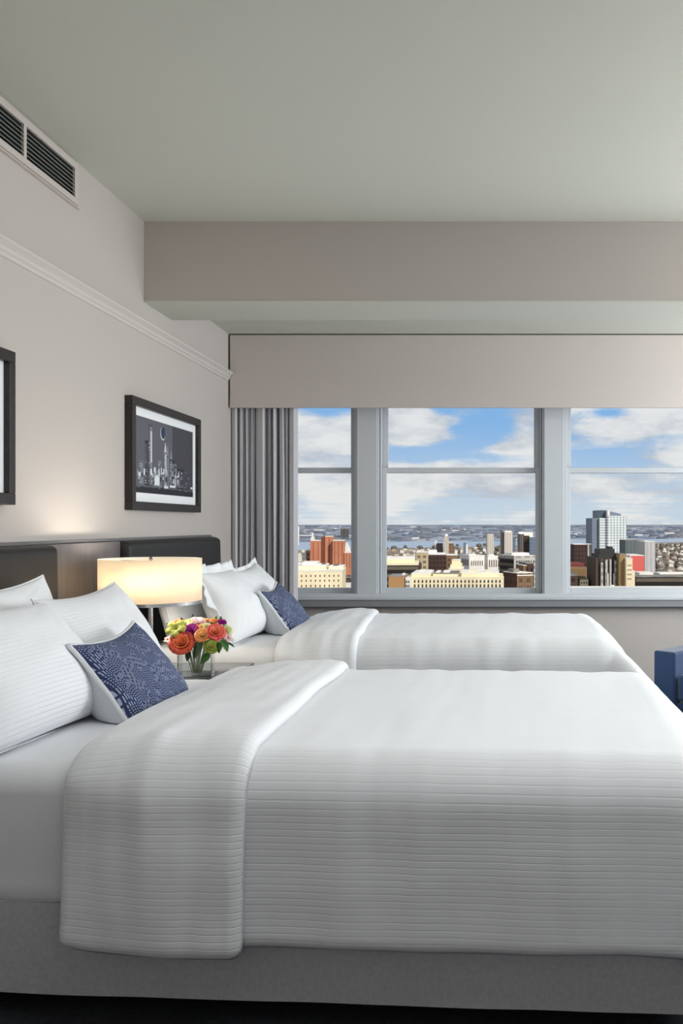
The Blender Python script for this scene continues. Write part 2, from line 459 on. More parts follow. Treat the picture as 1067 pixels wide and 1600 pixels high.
picture(2.305, 3.377, 'dark-framed print cut off by the left edge, above the near bed', 0, 3)
picture(4.490, 5.560, 'dark-framed night skyline print with a round blue moon, above the far bed', 1, 5)

# ------------------------------------------------------------------ headboard
hb = thing('headboard', 'long wall headboard with two dark leather panels and a grey wood panel between', 'headboard', (XL, 3.9, 0.3))
HBX = -1.705
MB().box(XL+0.001, -1.752, 3.592, 4.272, 0.30, 1.118).build('wood_panel', M_wood, hb, bevel=0.002)
MB().box(XL+0.001, -1.766, 1.92, 5.735, 1.1185, 1.132).build('top_rail', mat('headboard_rail', (104, 103, 104), 0.35, spec=0.5), hb, bevel=0.003)
for (a, b) in ((1.95, 3.588), (4.276, 5.755)):
    def fn(u, w, a=a, b=b):
        eu = min(u, 1-u)*(b-a); ew = min(w, 1-w)*0.82
        k_ = math.sqrt(max(0, 1-(1-min(1, eu/0.03))**2)) * math.sqrt(max(0, 1-(1-min(1, ew/0.03))**2))
        return (XL+0.052 + 0.058*k_ + 0.006*math.sin(PI*w), a+(b-a)*u, 0.30+0.820*w)
    g = MB().grid(lambda u, w: fn(0.5-0.5*math.cos(PI*u), 0.5-0.5*math.cos(PI*w)), 60, 40)
    g.box(XL+0.001, XL+0.0525, a, b, 0.30, 1.1175)
    g.build('leather_panel', M_leather, hb, smooth=False)
    for p in bpy.data.objects[-1:] if False else []: pass
for ch in hb.children:
    if ch.name.startswith('leather_panel'):
        for p in ch.data.polygons: p.use_smooth = len(ch.data.polygons) - p.index > 6

# ------------------------------------------------------------------ beds
BW2 = 0.655     # half width
def bed(label, yc, rz, dlabel, seed):
    base = Vector((-1.675, yc, 0))
    b = thing('bed', label, 'bed', base, rz)
    u0, u1 = 0.035, 2.26
    # upholstered base
    def skirt(q, w):
        # outline walk round the base, slightly wavy cloth
        per = [(u0, -BW2), (u1, -BW2), (u1, BW2), (u0, BW2)]
        L_ = [u1-u0, 2*BW2, u1-u0, 2*BW2]; tot = sum(L_); d = q*tot; i = 0
        while i < 3 and d > L_[i]: d -= L_[i]; i += 1
        A = Vector((*per[i], 0)); B = Vector((*per[(i+1) % 4], 0)); P = A + (B-A)*(d/L_[i])
        nrm = [Vector((0,-1,0)), Vector((1,0,0)), Vector((0,1,0)), Vector((-1,0,0))][i]
        edge = min(d, L_[i]-d)
        amp = min(1, edge/0.1)
        P = P + nrm*(amp*(0.004*noise.noise((q*40+seed, w*0.6, 0)) + 0.003*(1-w)))
        return (P.x, P.y, 0.052 + 0.003*noise.noise((q*25, seed, 0))*(1-w) + (0.275-0.052)*w)
    MB().grid(skirt, 260, 6).add([(u0,-BW2,0.275),(u1,-BW2,0.275),(u1,BW2,0.275),(u0,BW2,0.275)], [(0,1,2,3)]).build('upholstered_base', M_skirt, b, smooth=True, world=False)
    for (lx, ly) in ((0.25, -0.45), (0.25, 0.45), (1.9, -0.45), (1.9, 0.45)):
        MB().lathe([(0, 0.0), (0.028, 0.0), (0.034, 0.08), (0, 0.08)], 16, Matrix.Translation((lx, ly, 0))).build('leg', M_nightwood, b, smooth=False, world=False)
    # mattress dressed in a white fitted sheet: rounded box
    def mat_fn(du, dv):
        pass
    mb = MB(); top, bot, r = 0.603, 0.268, 0.07
    nu, nseg = 70, 30
    prof = []
    hw = BW2 - 0.004
    for i in range(11): a = -PI/2*(1-i/10); prof.append((-hw + 0.03 + 0.03*math.sin(a-0)*1.0, bot + 0.03 - 0.03*math.cos(a) if False else bot + 0.03*(i/10)))
    prof = [(-hw+0.02, bot), (-hw+0.004, bot+0.006), (-hw-0.004, bot+0.02), (-hw, bot+0.05), (-hw, 0.36), (-hw, 0.44)]
    for i in range(0, 11):
        a = PI/2*i/10; prof.append((-hw + r*(1-math.cos(a)), top - r + r*math.sin(a)))
    prof += [(-0.40, top+0.004), (-0.2, top+0.006), (0, top+0.006)]
    prof = prof + [(-p[0], p[1]) for p in prof[-2::-1]]
    def fn(a, c):
        i = min(int(c*(len(prof)-1)+1e-6), len(prof)-1)
        v_, z = prof[i]
        u = u0 + (u1-u0)*a
        side = 1 if abs(v_) > hw-r*0.6 else 0.3
        w = 0.0045*noise.noise((u*9, z*3+seed, v_*2)) + 0.003*noise.noise((u*26, z*2, v_*3+seed))
        sg = -1 if v_ < 0 else 1
        e = max(0, 1-min(a, 1-a)/0.02); e = 1 - math.sqrt(max(0, 1-e*e)) if e > 0 else 0
        z2 = z + (0.006*noise.noise((u*7+seed, 0, 0)) if i < 4 or i > len(prof)-5 else 0)
        return (u, v_*(1-0.03*e) + sg*w*side, z2 - 0.03*e*(z-bot)/(top-bot) + (w*0.6 if side < 1 else 0))
    mb.grid(fn, 120, len(prof)-1)
    k_ = len(prof)
    ends = [j*121 for j in range(k_)], [j*121+120 for j in range(k_)]
    mb.f.append(tuple(ends[0])); mb.mi.append(0); mb.f.append(tuple(ends[1][::-1])); mb.mi.append(0)
    mb.build('mattress', M_sheet, b, smooth=True, world=False)
    return b

def drape(name, mats, M, rect, top, r, a0, a1, b0, b1, base, thick, er, rc, nu, nv, seed, wr, skew=None, corner_th=42, foot_th=14, side_th=2.5, hemwave=0.006):
    """a quilt laid over the mattress rect (u1 = foot, v0..v1), falling over foot and sides; a closed puffy slab"""
    u1, v0, v1 = rect
    cu, cv0, cv1 = u1 - r, v0 + r, v1 - r
    def P(a, b, off):
        da = max(0.0, a-cu); db = b-cv1 if b > cv1 else (b-cv0 if b < cv0 else 0.0)
        d = math.hypot(da, db)
        z = top + 0.010*(1-(b/0.7)**2)
        if d < 1e-9:
            return Vector((a, b, z + off))
        nx, ny = da/d, db/d
        c = 2*abs(nx*ny)
        th = R(side_th)*ny*ny + R(foot_th)*nx*nx
        th = th + (R(corner_th)-th)*c**1.5
        pm = PI/2 - th
        ph = min(d/r, pm); h = r*math.sin(ph); dr = r*(1-math.cos(ph))
        if d/r > pm:
            rest = d - r*pm; h += rest*math.cos(pm); dr += rest*math.sin(pm)
        bx = min(a, cu); by = min(max(b, cv0), cv1)
        return Vector((bx + nx*(h + off*math.sin(ph)), by + ny*(h + off*math.sin(ph)), z - dr + off*math.cos(ph)))
    def ease(t): return 0.5-0.5*math.cos(PI*t)
    def ab(i, j):
        sa = 0.65*i + 0.35*ease(i); sb = 0.75*j + 0.25*ease(j)
        a = a0 + (a1-a0)*sa
        e = min(a-a0, a1-a)
        cr = rc*(1-math.sqrt(max(0, 1-(1-e/rc)**2))) if e < rc else 0
        hw = hemwave*noise.noise((a*5+seed, 0, 0)) + hemwave*0.8*noise.noise((a*2.1+seed, 9, 0))
        bb0, bb1 = b0 + cr + hw, b1 - cr - hw
        b = bb0 + (bb1-bb0)*sb
        de = min(a-a0, a1-a, b-bb0, bb1-b)
        if skew: a = skew(a, b)
        return a, b, de
    def off(a, b, de):
        t = min(1.0, de/er)
        e = math.sqrt(max(0, 1-(1-t)**2))
        side = 1.0 if (b < cv0 or b > cv1 or a > cu) else 0.45
        w = wr*side*(noise.noise((a*7+seed, b*1.6, 0)) + 0.6*noise.noise((a*17, b*3.0+seed, 4)) + 0.35*noise.noise((a*4, b*11, seed)))
        return base + (thick + w)*e
    mb = MB()
    mb.grid(lambda i, j: P(*ab(i, j)[:2], off(*ab(i, j))), nu, nv, uvf=lambda i, j: ab(i, j)[:2], M=M)
    mb.grid(lambda i, j: P(*ab(i, j)[:2], base), nu, nv, uvf=lambda i, j: ab(i, j)[:2], M=M, flip=True)
    return mb

def duvet(label, b, seed, foot_th, corner_th, cuff_dx=0.0, ext=0.0, skw=(0.0, 0.0)):
    d = thing('duvet', label, 'duvet', b.location, b.rotation_euler.z)
    I = None
    drop = 0.09*PI/2 + (0.655-0.09-0.235)
    cv = BW2 - 0.09 + 0.012
    rect = (2.26+ext, -BW2-0.012, BW2+0.012)
    mb = drape('quilt', M_duvet, I, rect, 0.612, 0.085, 0.88, 2.26+ext-0.085+0.46, -(cv+drop-0.012), cv+drop-0.012, 0.004, 0.030, 0.03, 0.02, 150, 130, seed, 0.006,
               foot_th=foot_th, corner_th=corner_th)
    mb.build('quilt', M_duvet, d, smooth=True, weld=True, world=False)
    sk = (lambda a, bb: a + skw[0]*max(-1.0, min(1.0, bb/BW2)) + skw[1]*max(0.0, min(1.0, (a-0.65)/0.45)) + 0.010*noise.noise((bb*3+seed, a*2, 5)) + cuff_dx)
    rect2 = (2.4, -BW2-0.050, BW2+0.050); cv2 = BW2+0.050-0.121; hb = cv2+0.520
    mb = drape('cuff', M_duvet, I, rect2, 0.649, 0.121, 0.640, 1.135, -hb, hb, 0.0, 0.030, 0.035, 0.035, 70, 150, seed+3, 0.012, skew=sk, side_th=4.0, hemwave=0.012)
    # the turned-back band dips onto the sheet at its head end
    for i, p in enumerate(mb.v):
        t = max(0.0, (p.x - cuff_dx - 0.60)/0.30)
        if t < 1:
            k_ = (1-t)**1.6; wt = max(0.0, min(1.0, (p.z-0.53)/0.11)); wt = wt*wt*(3-2*wt)
            p.z -= 0.040*k_*wt
            p.y -= (1 if p.y > 0 else -1)*0.042*k_*(1-wt)
    mb.build('turned_back_fold', M_duvet, d, smooth=True, weld=True, world=False)
    return d

near = bed('near double bed with grey fabric base and white bedding, filling the foreground', 2.885, R(-3.5), None, 2.0)
far = bed('far double bed under the windows, beyond the nightstand', 4.950, R(-0.4), None, 9.0)
duvet('white ribbed duvet with turned-back band on the near bed', near, 1.3, 30, 48, 0.03, 0.0, (-0.024, -0.035))
duvet('smooth white duvet with turned-back band on the far bed by the windows', far, 5.7, 20, 54, -0.01, 0.06, (-0.035, -0.095))

# ------------------------------------------------------------------ pillows
def pose(b, u, v, z, lean, roll=0.0, yaw=0.0):
    """bottom centre at (u,v,z) in the bed's own axes; leaning back towards the headboard"""
    l = R(lean)
    B = Matrix(((0, -math.sin(l), math.cos(l), 0), (1, 0, 0, 0), (0, math.cos(l), math.sin(l), 0), (0,0,0,1)))
    return Matrix.Translation(b.location) @ Matrix.Rotation(b.rotation_euler.z, 4, 'Z') @ Matrix.Translation((u, v, z)) @ Matrix.Rotation(R(yaw), 4, 'Z') @ B @ Matrix.Rotation(R(roll), 4, 'Z')

def pil_outline(u, v, w, h, bx, by):
    x = w/2*u*(1 - bx*(1-v*v))
    y = h/2 + h/2*v*(1 - by*(1-u*u)*(1.0 if v > 0 else 0.25))
    return x, y

def pil_side(w, h, T, bx, by, seed, sgn, wr, M, flip, bend, low=0.30, p=0.42, nu=56, nv=48):
    def fn(a, b):
        u, v = -math.cos(PI*a)*0.6 + (2*a-1)*0.4, -math.cos(PI*b)*0.6 + (2*b-1)*0.4
        x, y = pil_outline(u, v, w, h, bx, by)
        k_ = max(0, (1-u*u)*(1-v*v))
        t = T*(k_**p)*(1-low*v)
        edge = (1-k_)
        # gathers run in from the corners
        cu_, cv_ = 1-abs(u), 1-abs(v); cr = math.hypot(cu_, cv_)
        ang = math.atan2(cv_, cu_)
        g = math.exp(-(cr/0.55)**2)*k_**0.35
        t += sgn*0 + wr*(g*1.6*noise.noise((ang*7+seed, cr*1.2, sgn*3)) + 0.8*k_**0.5*noise.noise((u*1.6+seed, v*2.1, sgn)) + 0.35*k_**0.5*noise.noise((u*5+seed, v*4, sgn*2)))
        z = sgn*t + bend*(y/h)**2
        z += 0.35*wr*edge*noise.noise((u*2.3+seed, v*2.3, 8))
        return (x, y, z)
    def uvf(a, b):
        u, v = -math.cos(PI*a)*0.6 + (2*a-1)*0.4, -math.cos(PI*b)*0.6 + (2*b-1)*0.4
        return (w/2*u, h/2*v)
    return fn, uvf, nu, nv

def edge_loop(w, h, bx, by, seed, wr, bend, n=40, grow=0.0):
    pts = []
    for (ua, va, ub, vb_) in ((-1,-1,1,-1), (1,-1,1,1), (1,1,-1,1), (-1,1,-1,-1)):
        for i in range(n):
            t = i/n; t = 0.4*t + 0.6*(0.5-0.5*math.cos(PI*t))
            u, v = ua+(ub-ua)*t, va+(vb_-va)*t
            x, y = pil_outline(u, v, w, h, bx, by)
            z = bend*(y/h)**2 + 0.35*wr*noise.noise((u*2.3+seed, v*2.3, 8))
            pts.append((x, y, z, u, v))
    return pts

def pillow(name, label, cat, Mx, w, h, T, mats, seed, bx=0.05, by=0.09, wr=0.012, bend=-0.02, flange=0.0, group=None, low=0.30, fl_wave=0.012):
    root = thing(name, label, cat, Mx.translation, 0, group)
    mb = MB()
    for sgn, fl in ((1, False), (-1, True)):
        fn, uvf, nu, nv = pil_side(w, h, T/2, bx, by, seed, sgn, wr, None, fl, bend, low)
        mb.grid(fn, nu, nv, uvf=uvf, M=Mx, flip=fl)
    for p in mb.v: p.z = max(p.z, 0.6135 + 0.15*max(0, p.z-0.59)*0)
    mb.build('pillow_body', mats, root, smooth=True, weld=True)
    if flange > 0:
        lp = edge_loop(w, h, bx, by, seed, wr, bend); n_ = len(lp)
        rows = []
        for q in range(5):
            t = q/4
            for i, (x, y, z, u, v) in enumerate(lp):
                px_, py_ = lp[i-1], lp[(i+1) % n_]
                tx, ty = py_[0]-px_[0], py_[1]-px_[1]; l_ = math.hypot(tx, ty) or 1
                nx, ny = ty/l_, -tx/l_
                if abs(u) > 0.999 and abs(v) > 0.999: nx, ny = u*1.25, v*1.25
                wv = fl_wave*noise.noise((i*0.23+seed, 0, 1))*t + 0.5*fl_wave*math.sin(i*0.55+seed)*t
                rows.append((x + nx*(flange*t-0.006), y + ny*(flange*t-0.006)*(0.3 if v < -0.99 else 1), z + wv))
        fs = []
        for q in range(4):
            for i in range(n_):
                j = (i+1) % n_; fs.append((q*n_+i, q*n_+j, (q+1)*n_+j, (q+1)*n_+i))
        fo = MB().add(rows, fs, Mx).build('flange', mats, root, smooth=True)
        so = fo.modifiers.new('thick', 'SOLIDIFY'); so.thickness = 0.004; so.offset = 0
    else:
        lp = edge_loop(w, h, bx, by, seed, wr, bend)
        pts = [Mx @ Vector(p[:3]) for p in lp]; pts.append(pts[0])
        MB().tube(pts, 0.0032, 6, cap=False).build('seam', mats, root, smooth=True)
    return root

def stitch_mat():
    m = bpy.data.materials.new('navy_stitched_cloth'); m.use_nodes = True
    k = NT(m.node_tree); b = k.n['Principled BSDF']; uv = k.new('ShaderNodeUVMap'); p = k.sep(uv.outputs[0])
    b.inputs['Roughness'].default_value = 0.8; b.inputs['Specular IOR Level'].default_value = 0.15
    big = k.noise(uv.outputs[0], 4.0, 1)
    u = k.m('ADD', p[0], k.m('MULTIPLY', big, 0.06))
    pitch = 0.0068
    t = k.m('DIVIDE', u, pitch); ci = k.m('FLOOR', t); fu = k.m('FRACT', t)
    wn = k.new('ShaderNodeTexWhiteNoise', noise_dimensions='1D'); k.l.new(ci, wn.inputs['W']); rnd = wn.outputs['Value']
    sel = k.m('GREATER_THAN', k.noise(uv.outputs[0], 16.0, 1), 0.50)
    L = k.m('ADD', 0.0085, k.m('MULTIPLY', sel, 0.022))
    tv = k.m('ADD', k.m('DIVIDE', p[1], L), k.m('MULTIPLY', rnd, 7.0)); fv = k.m('FRACT', tv)
    mu = k.m('LESS_THAN', k.m('ABSOLUTE', k.m('SUBTRACT', fu, 0.5)), 0.17)
    mv = k.m('LESS_THAN', k.m('ABSOLUTE', k.m('SUBTRACT', fv, 0.5)), k.m('ADD', 0.24, k.m('MULTIPLY', sel, 0.12)))
    mk = k.m('MULTIPLY', mu, mv)
    base = k.mix(k.noise(uv.outputs[0], 60, 2), lin((40, 51, 84)), lin((66, 80, 116)))
    k.l.new(k.mix(mk, base, lin((172, 180, 202))), b.inputs['Base Color'])
    bp = k.new('ShaderNodeBump'); bp.inputs['Strength'].default_value = 0.5; bp.inputs['Distance'].default_value = 0.0015
    k.l.new(mk, bp.inputs['Height']); k.l.new(bp.outputs[0], b.inputs['Normal'])
    return m
M_stitch = stitch_mat()
M_cback = mat('pale_grey_cotton', (214, 217, 221), 0.8, bump=(200, 0.0005))

def cushion(label, Mx, w, h, T, seed, bx=0.05, by=0.20, bend=-0.015):
    root = thing('throw_cushion', label, 'cushion', Mx.translation, 0, None)
    for sgn, part, m, t, lo in ((1, 'stitched_front', M_stitch, T*0.30, 0.25), (-1, 'plain_back', M_cback, T*0.72, 0.25)):
        fn, uvf, nu, nv = pil_side(w, h, t, bx, by, seed, sgn, 0.010, None, False, bend, lo)
        mb = MB().grid(fn, nu, nv, uvf=uvf, M=Mx, flip=sgn < 0)
        for p in mb.v: p.z = max(p.z, 0.6135)
        mb.build(part, m, root, smooth=True)
    lp = edge_loop(w, h, bx, by, seed, 0.010, bend)
    pts = [Mx @ Vector((p[0], p[1], p[2]-0.004)) for p in lp]; pts.append(pts[0])
    MB().tube(pts, 0.0075, 8, cap=False).build('piping', M_pipe, root, smooth=True)
    return root

ZP = 0.606
# near bed
pillow('pillow', 'white pillow at the very back of the near bed, against the dark headboard', 'pillow', pose(near, 0.165, 0.03, ZP, 13, 1), 0.66, 0.42, 0.17, M_plain, 4.0, by=0.16)
pillow('pillow', 'large ribbed white pillow nearest the camera at the left edge, on the near bed', 'pillow', pose(near, 0.455, -0.335, ZP, 26, -1), 0.68, 0.40, 0.25, M_pillow, 1.0, by=0.05, wr=0.010, bend=-0.03)
pillow('pillow', 'white pillow in front of the lamp shade, pointed corner up, on the near bed', 'pillow', pose(near, 0.405, 0.29, ZP, 25, 2), 0.57, 0.41, 0.21, M_pillow, 2.0, by=0.14, wr=0.013)
cushion('navy stitched cushion with white back on the near bed, larger in view', pose(near, 0.655, -0.005, ZP-0.012, 33, 3), 0.44, 0.325, 0.20, 3.0)
# far bed
pillow('pillow', 'shaded white pillow behind the flowers, against the far bed headboard', 'pillow', pose(far, 0.165, -0.30, ZP, 13, 1), 0.62, 0.42, 0.17, M_plain, 6.0, by=0.10)
pillow('pillow', 'white pillow with wavy flanged edge beside the lamp shade, on the far bed', 'pillow', pose(far, 0.435, -0.285, ZP, 24, -1), 0.58, 0.39, 0.23, M_plain, 11.0, by=0.06, wr=0.012, flange=0.055, fl_wave=0.03)
pillow('pillow', 'white pillow nearest the curtain on the far bed, one corner up', 'pillow', pose(far, 0.415, 0.345, ZP, 25, 3), 0.56, 0.39, 0.21, M_plain, 8.0, by=0.12, wr=0.013, flange=0.03)
cushion('navy stitched cushion on the far bed, before the curtain', pose(far, 0.655, 0.005, ZP-0.012, 33, 3), 0.44, 0.325, 0.20, 5.0)

# ------------------------------------------------------------------ nightstand, lamp
NZ = 0.545
ns = thing('nightstand', 'dark nightstand with glass top between the two beds', 'nightstand', (-1.43, 3.93, 0))
MB().box(-1.750, -1.125, 3.640, 4.225, 0.10, NZ-0.030).build('cabinet', M_nightwood, ns, bevel=0.004)
MB().box(-1.751, -1.105, 3.625, 4.240, NZ-0.029, NZ).build('top', mat('smoked_glass_top', (74, 78, 82), 0.08, spec=0.6), ns, bevel=0.003)
for (za, zb) in ((0.12, 0.305), (0.315, 0.50)):
    dr = MB().box(-1.1245, -1.108, 3.652, 4.213, za, zb).build('drawer', M_nightwood, ns, bevel=0.003)
    MB().tube([(-1.108, 3.87, (za+zb)/2), (-1.09, 3.87, (za+zb)/2), (-1.09, 3.99, (za+zb)/2), (-1.108, 3.99, (za+zb)/2)], 0.005, 8).build('handle', M_chrome, dr, smooth=True)
for (lx, ly) in ((-1.72, 3.67), (-1.72, 4.195), (-1.155, 3.67), (-1.155, 4.195)):
    MB().box(lx-0.02, lx+0.02, ly-0.02, ly+0.02, 0, 0.099).build('leg', M_nightwood, ns)

LX, LY = -1.478, 3.93
lp = thing('table_lamp', 'lit table lamp with wide cream drum shade on the nightstand', 'lamp', (LX, LY, NZ))
T0 = Matrix.Translation((LX, LY, 0))
MB().lathe([(0, NZ), (0.085, NZ), (0.085, NZ+0.012), (0.078, NZ+0.016), (0, NZ+0.016)], 40, T0).build('base', M_chrome, lp, smooth=False, bevel=0.001)
MB().lathe([(0, NZ+0.016), (0.0095, NZ+0.016), (0.0095, 1.040), (0, 1.040)], 20, T0).build('pole', M_chrome, lp, smooth=False)
sh = MB().lathe([(0.215, 0.866), (0.215, 1.049), (0.2135, 1.049), (0.2135, 0.866)], 72, T0, closed=True).build('shade', M_shade, lp, smooth=True)
MB().lathe([(0.2155, 0.852), (0.2155, 0.866), (0.211, 0.866), (0.211, 0.852)], 72, T0, closed=True).build('rim', M_chrome, lp, smooth=False)
sp = MB()
for a in (0, 2*PI/3, 4*PI/3):
    sp.tube([(LX, LY, 1.037), (LX+0.2135*math.cos(a+0.5), LY+0.2135*math.sin(a+0.5), 1.037)], 0.002, 6)
sp.build('spider', M_chrome, lp)
MB().lathe([(0, 1.0401), (0.006, 1.0401), (0.008, 1.050), (0.004, 1.056), (0, 1.057)], 14, T0).build('finial', M_nightwood, lp, smooth=True)
MB().lathe([(0.0098, 0.915), (0.016, 0.915), (0.030, 0.95), (0.030, 0.97), (0.018, 0.99), (0.0098, 0.995)], 20, T0).build('bulb', emit('bulb_glow', (255, 226, 186), 4.0), lp, smooth=True)
li = bpy.data.lights.new('bulb_light', 'POINT'); li.energy = 8.5; li.color = (1.0, 0.93, 0.82); li.shadow_soft_size = 0.06
lo = bpy.data.objects.new('bulb_light', li); COL.objects.link(lo); lo.parent = lp; lo.location = (0.0, -0.06, 0.955-NZ)

# ------------------------------------------------------------------ vase with flowers
VXc, VYc = -1.250, 3.845
vs = thing('glass_vase', 'square clear glass vase of flowers on the nightstand', 'vase', (VXc, VYc, NZ), R(12))
a_, t_ = 0.070, 0.006
MB().box(-a_, a_, -a_, a_, 0.0005, 0.012).box(-a_, a_, -a_, -a_+t_, 0.012, 0.135).box(-a_, a_, a_-t_, a_, 0.012, 0.135).box(-a_, -a_+t_, -a_+t_, a_-t_, 0.012, 0.135).box(a_-t_, a_, -a_+t_, a_-t_, 0.012, 0.135).build('glass', M_vase, vs, bevel=0.0015)
b_ = a_-t_-0.0006
MB().box(-b_, b_, -b_, b_, 0.0125, 0.085).build('water', M_water, vs)

M_leaf = mat('leaf_green', (64, 108, 40), 0.5, spec=0.4, var=(40, (42, 82, 34)))
M_leafd = mat('leaf_dark', (44, 74, 46), 0.5, spec=0.4, var=(40, (34, 60, 40)))
M_stem = mat('stem_green', (92, 122, 58), 0.5)
def petal(mb, C, az, tilt, L, W, curl, inner, seed):
    """one cupped petal; rises from the calyx, leaning out by tilt"""
    ca, sa = math.cos(az), math.sin(az)
    def fn(i, j):
        s = 2*i-1; t = j
        wd = W*(math.sin(PI*min(1, 0.12+0.72*t))**0.8)
        wrap = s*wd/max(inner + 0.25*L*t, 1e-3)
        lean = tilt*t + curl*t*t*t
        rad = inner*(0.35+0.65*min(1, t*2.5)) + L*t*math.sin(lean)
        z = L*t*math.cos(lean*0.8) + 0.05*L*noise.noise((s*1.5+seed, t*2, seed)) - 0.10*L*s*s*t
        aa = wrap*0.9
        x, y = rad*math.cos(aa), rad*math.sin(aa)
        return (C[0] + x*ca - y*sa, C[1] + x*sa + y*ca, C[2] + z)
    mb.grid(fn, 6, 6)
def rose_mesh(rad, seed, openness=1.0):
    mb = MB(); r = random.Random(seed); ang = r.uniform(0, 6)
    for ring, (n_, inn, tilt, L) in enumerate(((3, 0.10, 0.05, 1.05), (4, 0.22, 0.16, 1.05), (5, 0.36, 0.36, 1.02), (6, 0.50, 0.62, 0.98), (6, 0.60, 0.88, 0.85))):
        mb.cm = 0 if ring < 3 else 1
        for q in range(n_):
            ang += 2*PI/n_ + r.uniform(-0.15, 0.15)
            petal(mb, (0, 0, -0.45*rad), ang, tilt*openness, L*rad*0.95, rad*0.62, 0.35*openness if ring > 2 else 0.1, inn*rad, seed+ring*7+q)
        ang += 0.7
    mb.cm = 0
    core = [(0, -0.25*rad), (0.16*rad, -0.1*rad), (0.20*rad, 0.12*rad), (0.12*rad, 0.32*rad), (0, 0.38*rad)]
    mb.lathe(core, 10)
    return mb
def star_mesh(rad, seed, n_=5):
    mb = MB(); r = random.Random(seed)
    for layer in range(2):
        for q in range(n_):
            petal(mb, (0, 0, 0), q*2*PI/n_ + layer*0.5 + r.uniform(-.2, .2), 1.30-0.55*layer, rad*(1.15-0.4*layer), rad*0.22, 0.15, 0.10*rad, seed+q+layer*9)
    return mb
def leaf_shape(mb, base, d, L, W, seed):
    d = Vector(d).normalized(); side = d.cross(Vector((0, 0, 1))) if abs(d.z) < 0.7 else d.cross(Vector((0.3, 1, 0)))
    side.normalize(); up = side.cross(d).normalized()
    base = Vector(base)
    def fn(i, j):
        s = 2*i-1; w = W*math.sin(PI*min(1, 0.04+0.96*j))**0.75*(1-0.35*j)
        return base + d*(L*j) + side*(s*w) + up*(-0.22*L*j*j + 0.25*abs(s)*w + 0.02*L*noise.noise((s*2, j*4, seed)))
    mb.grid(fn, 4, 10)

def pt(px, py, Y): s = F/Y; return Vector(((px-VX)/s, Y, EYE-(py-VY)/s))
petals = {
 'orange': ((238, 128, 80), (224, 98, 74)), 'peach': ((242, 178, 112), (236, 156, 94)), 'coral': ((238, 130, 98), (226, 96, 92)),
 'pink': ((240, 214, 214), (232, 192, 196)), 'magenta': ((160, 30, 132), (136, 18, 112)), 'lime': ((170, 174, 84), (140, 154, 62)),
 'cream': ((222, 222, 168), (204, 210, 142)), 'blush': ((222, 190, 186), (190, 150, 150))}
PM = {k_: [mat('petal_'+k_+'_a', v_[0], 0.6, spec=0.2), mat('petal_'+k_+'_b', v_[1], 0.6, spec=0.2)] for k_, v_ in petals.items()}
flowers = [  # kind, colour, px, py, Y, radius, form, tilt to camera, label
 ('rose', 'orange', 284, 1004, 3.765, 0.041, 'rose', 55, 'big open orange rose hanging over the left front of the vase'),
 ('rose', 'orange', 278, 972, 3.87, 0.019, 'rose', 15, 'small orange bud, highest at the left of the bouquet'),
 ('orchid', 'lime', 276, 985, 3.80, 0.036, 'star', 45, 'yellow-green bloom above the big orange rose, left side'),
 ('orchid', 'lime', 291, 979, 3.85, 0.030, 'star', 30, 'yellow-green bloom between the small orange bud and the magenta bloom'),
 ('stock_flower', 'magenta', 298, 986, 3.80, 0.027, 'rose', 45, 'magenta bloom in the middle of the bouquet'),
 ('carnation', 'pink', 307, 973, 3.86, 0.030, 'rose', 25, 'pale pink bloom at the top middle of the bouquet'),
 ('rose', 'peach', 320, 970, 3.91, 0.016, 'rose', 15, 'tiny peach bud right of the pale pink bloom'),
 ('rose', 'peach', 335, 970, 3.90, 0.016, 'rose', 15, 'tiny peach bud at the top right, left of the small magenta bud'),
 ('rose', 'peach', 317, 993, 3.775, 0.026, 'rose', 50, 'peach rose low in the middle, above the vase rim'),
 ('rose', 'peach', 314, 983, 3.82, 0.022, 'rose', 35, 'peach rose just above and behind the lower peach rose'),
 ('rose', 'coral', 337, 988, 3.80, 0.032, 'rose', 45, 'coral pink rose on the right of the bouquet'),
 ('stock_flower', 'magenta', 347, 972, 3.88, 0.015, 'rose', 20, 'small magenta bud at the far right top of the bouquet'),
 ('chrysanthemum', 'lime', 330, 1010, 3.76, 0.025, 'rose', 55, 'lime green bloom over the right front rim of the vase'),
 ('rose', 'cream', 352, 985, 3.86, 0.022, 'rose', 40, 'pale cream bloom right of the coral rose'),
 ('rose', 'cream', 324, 979, 3.83, 0.016, 'rose', 30, 'cream bud between the peach and coral roses'),
 ('waxflower', 'blush', 355, 998, 3.83, 0.019, 'star', 50, 'small blush flower at the right, below the cream bloom'),
 ('waxflower', 'blush', 263, 1001, 3.83, 0.015, 'star', 50, 'small blush flower sprig at the left, beside the big orange rose'),
]
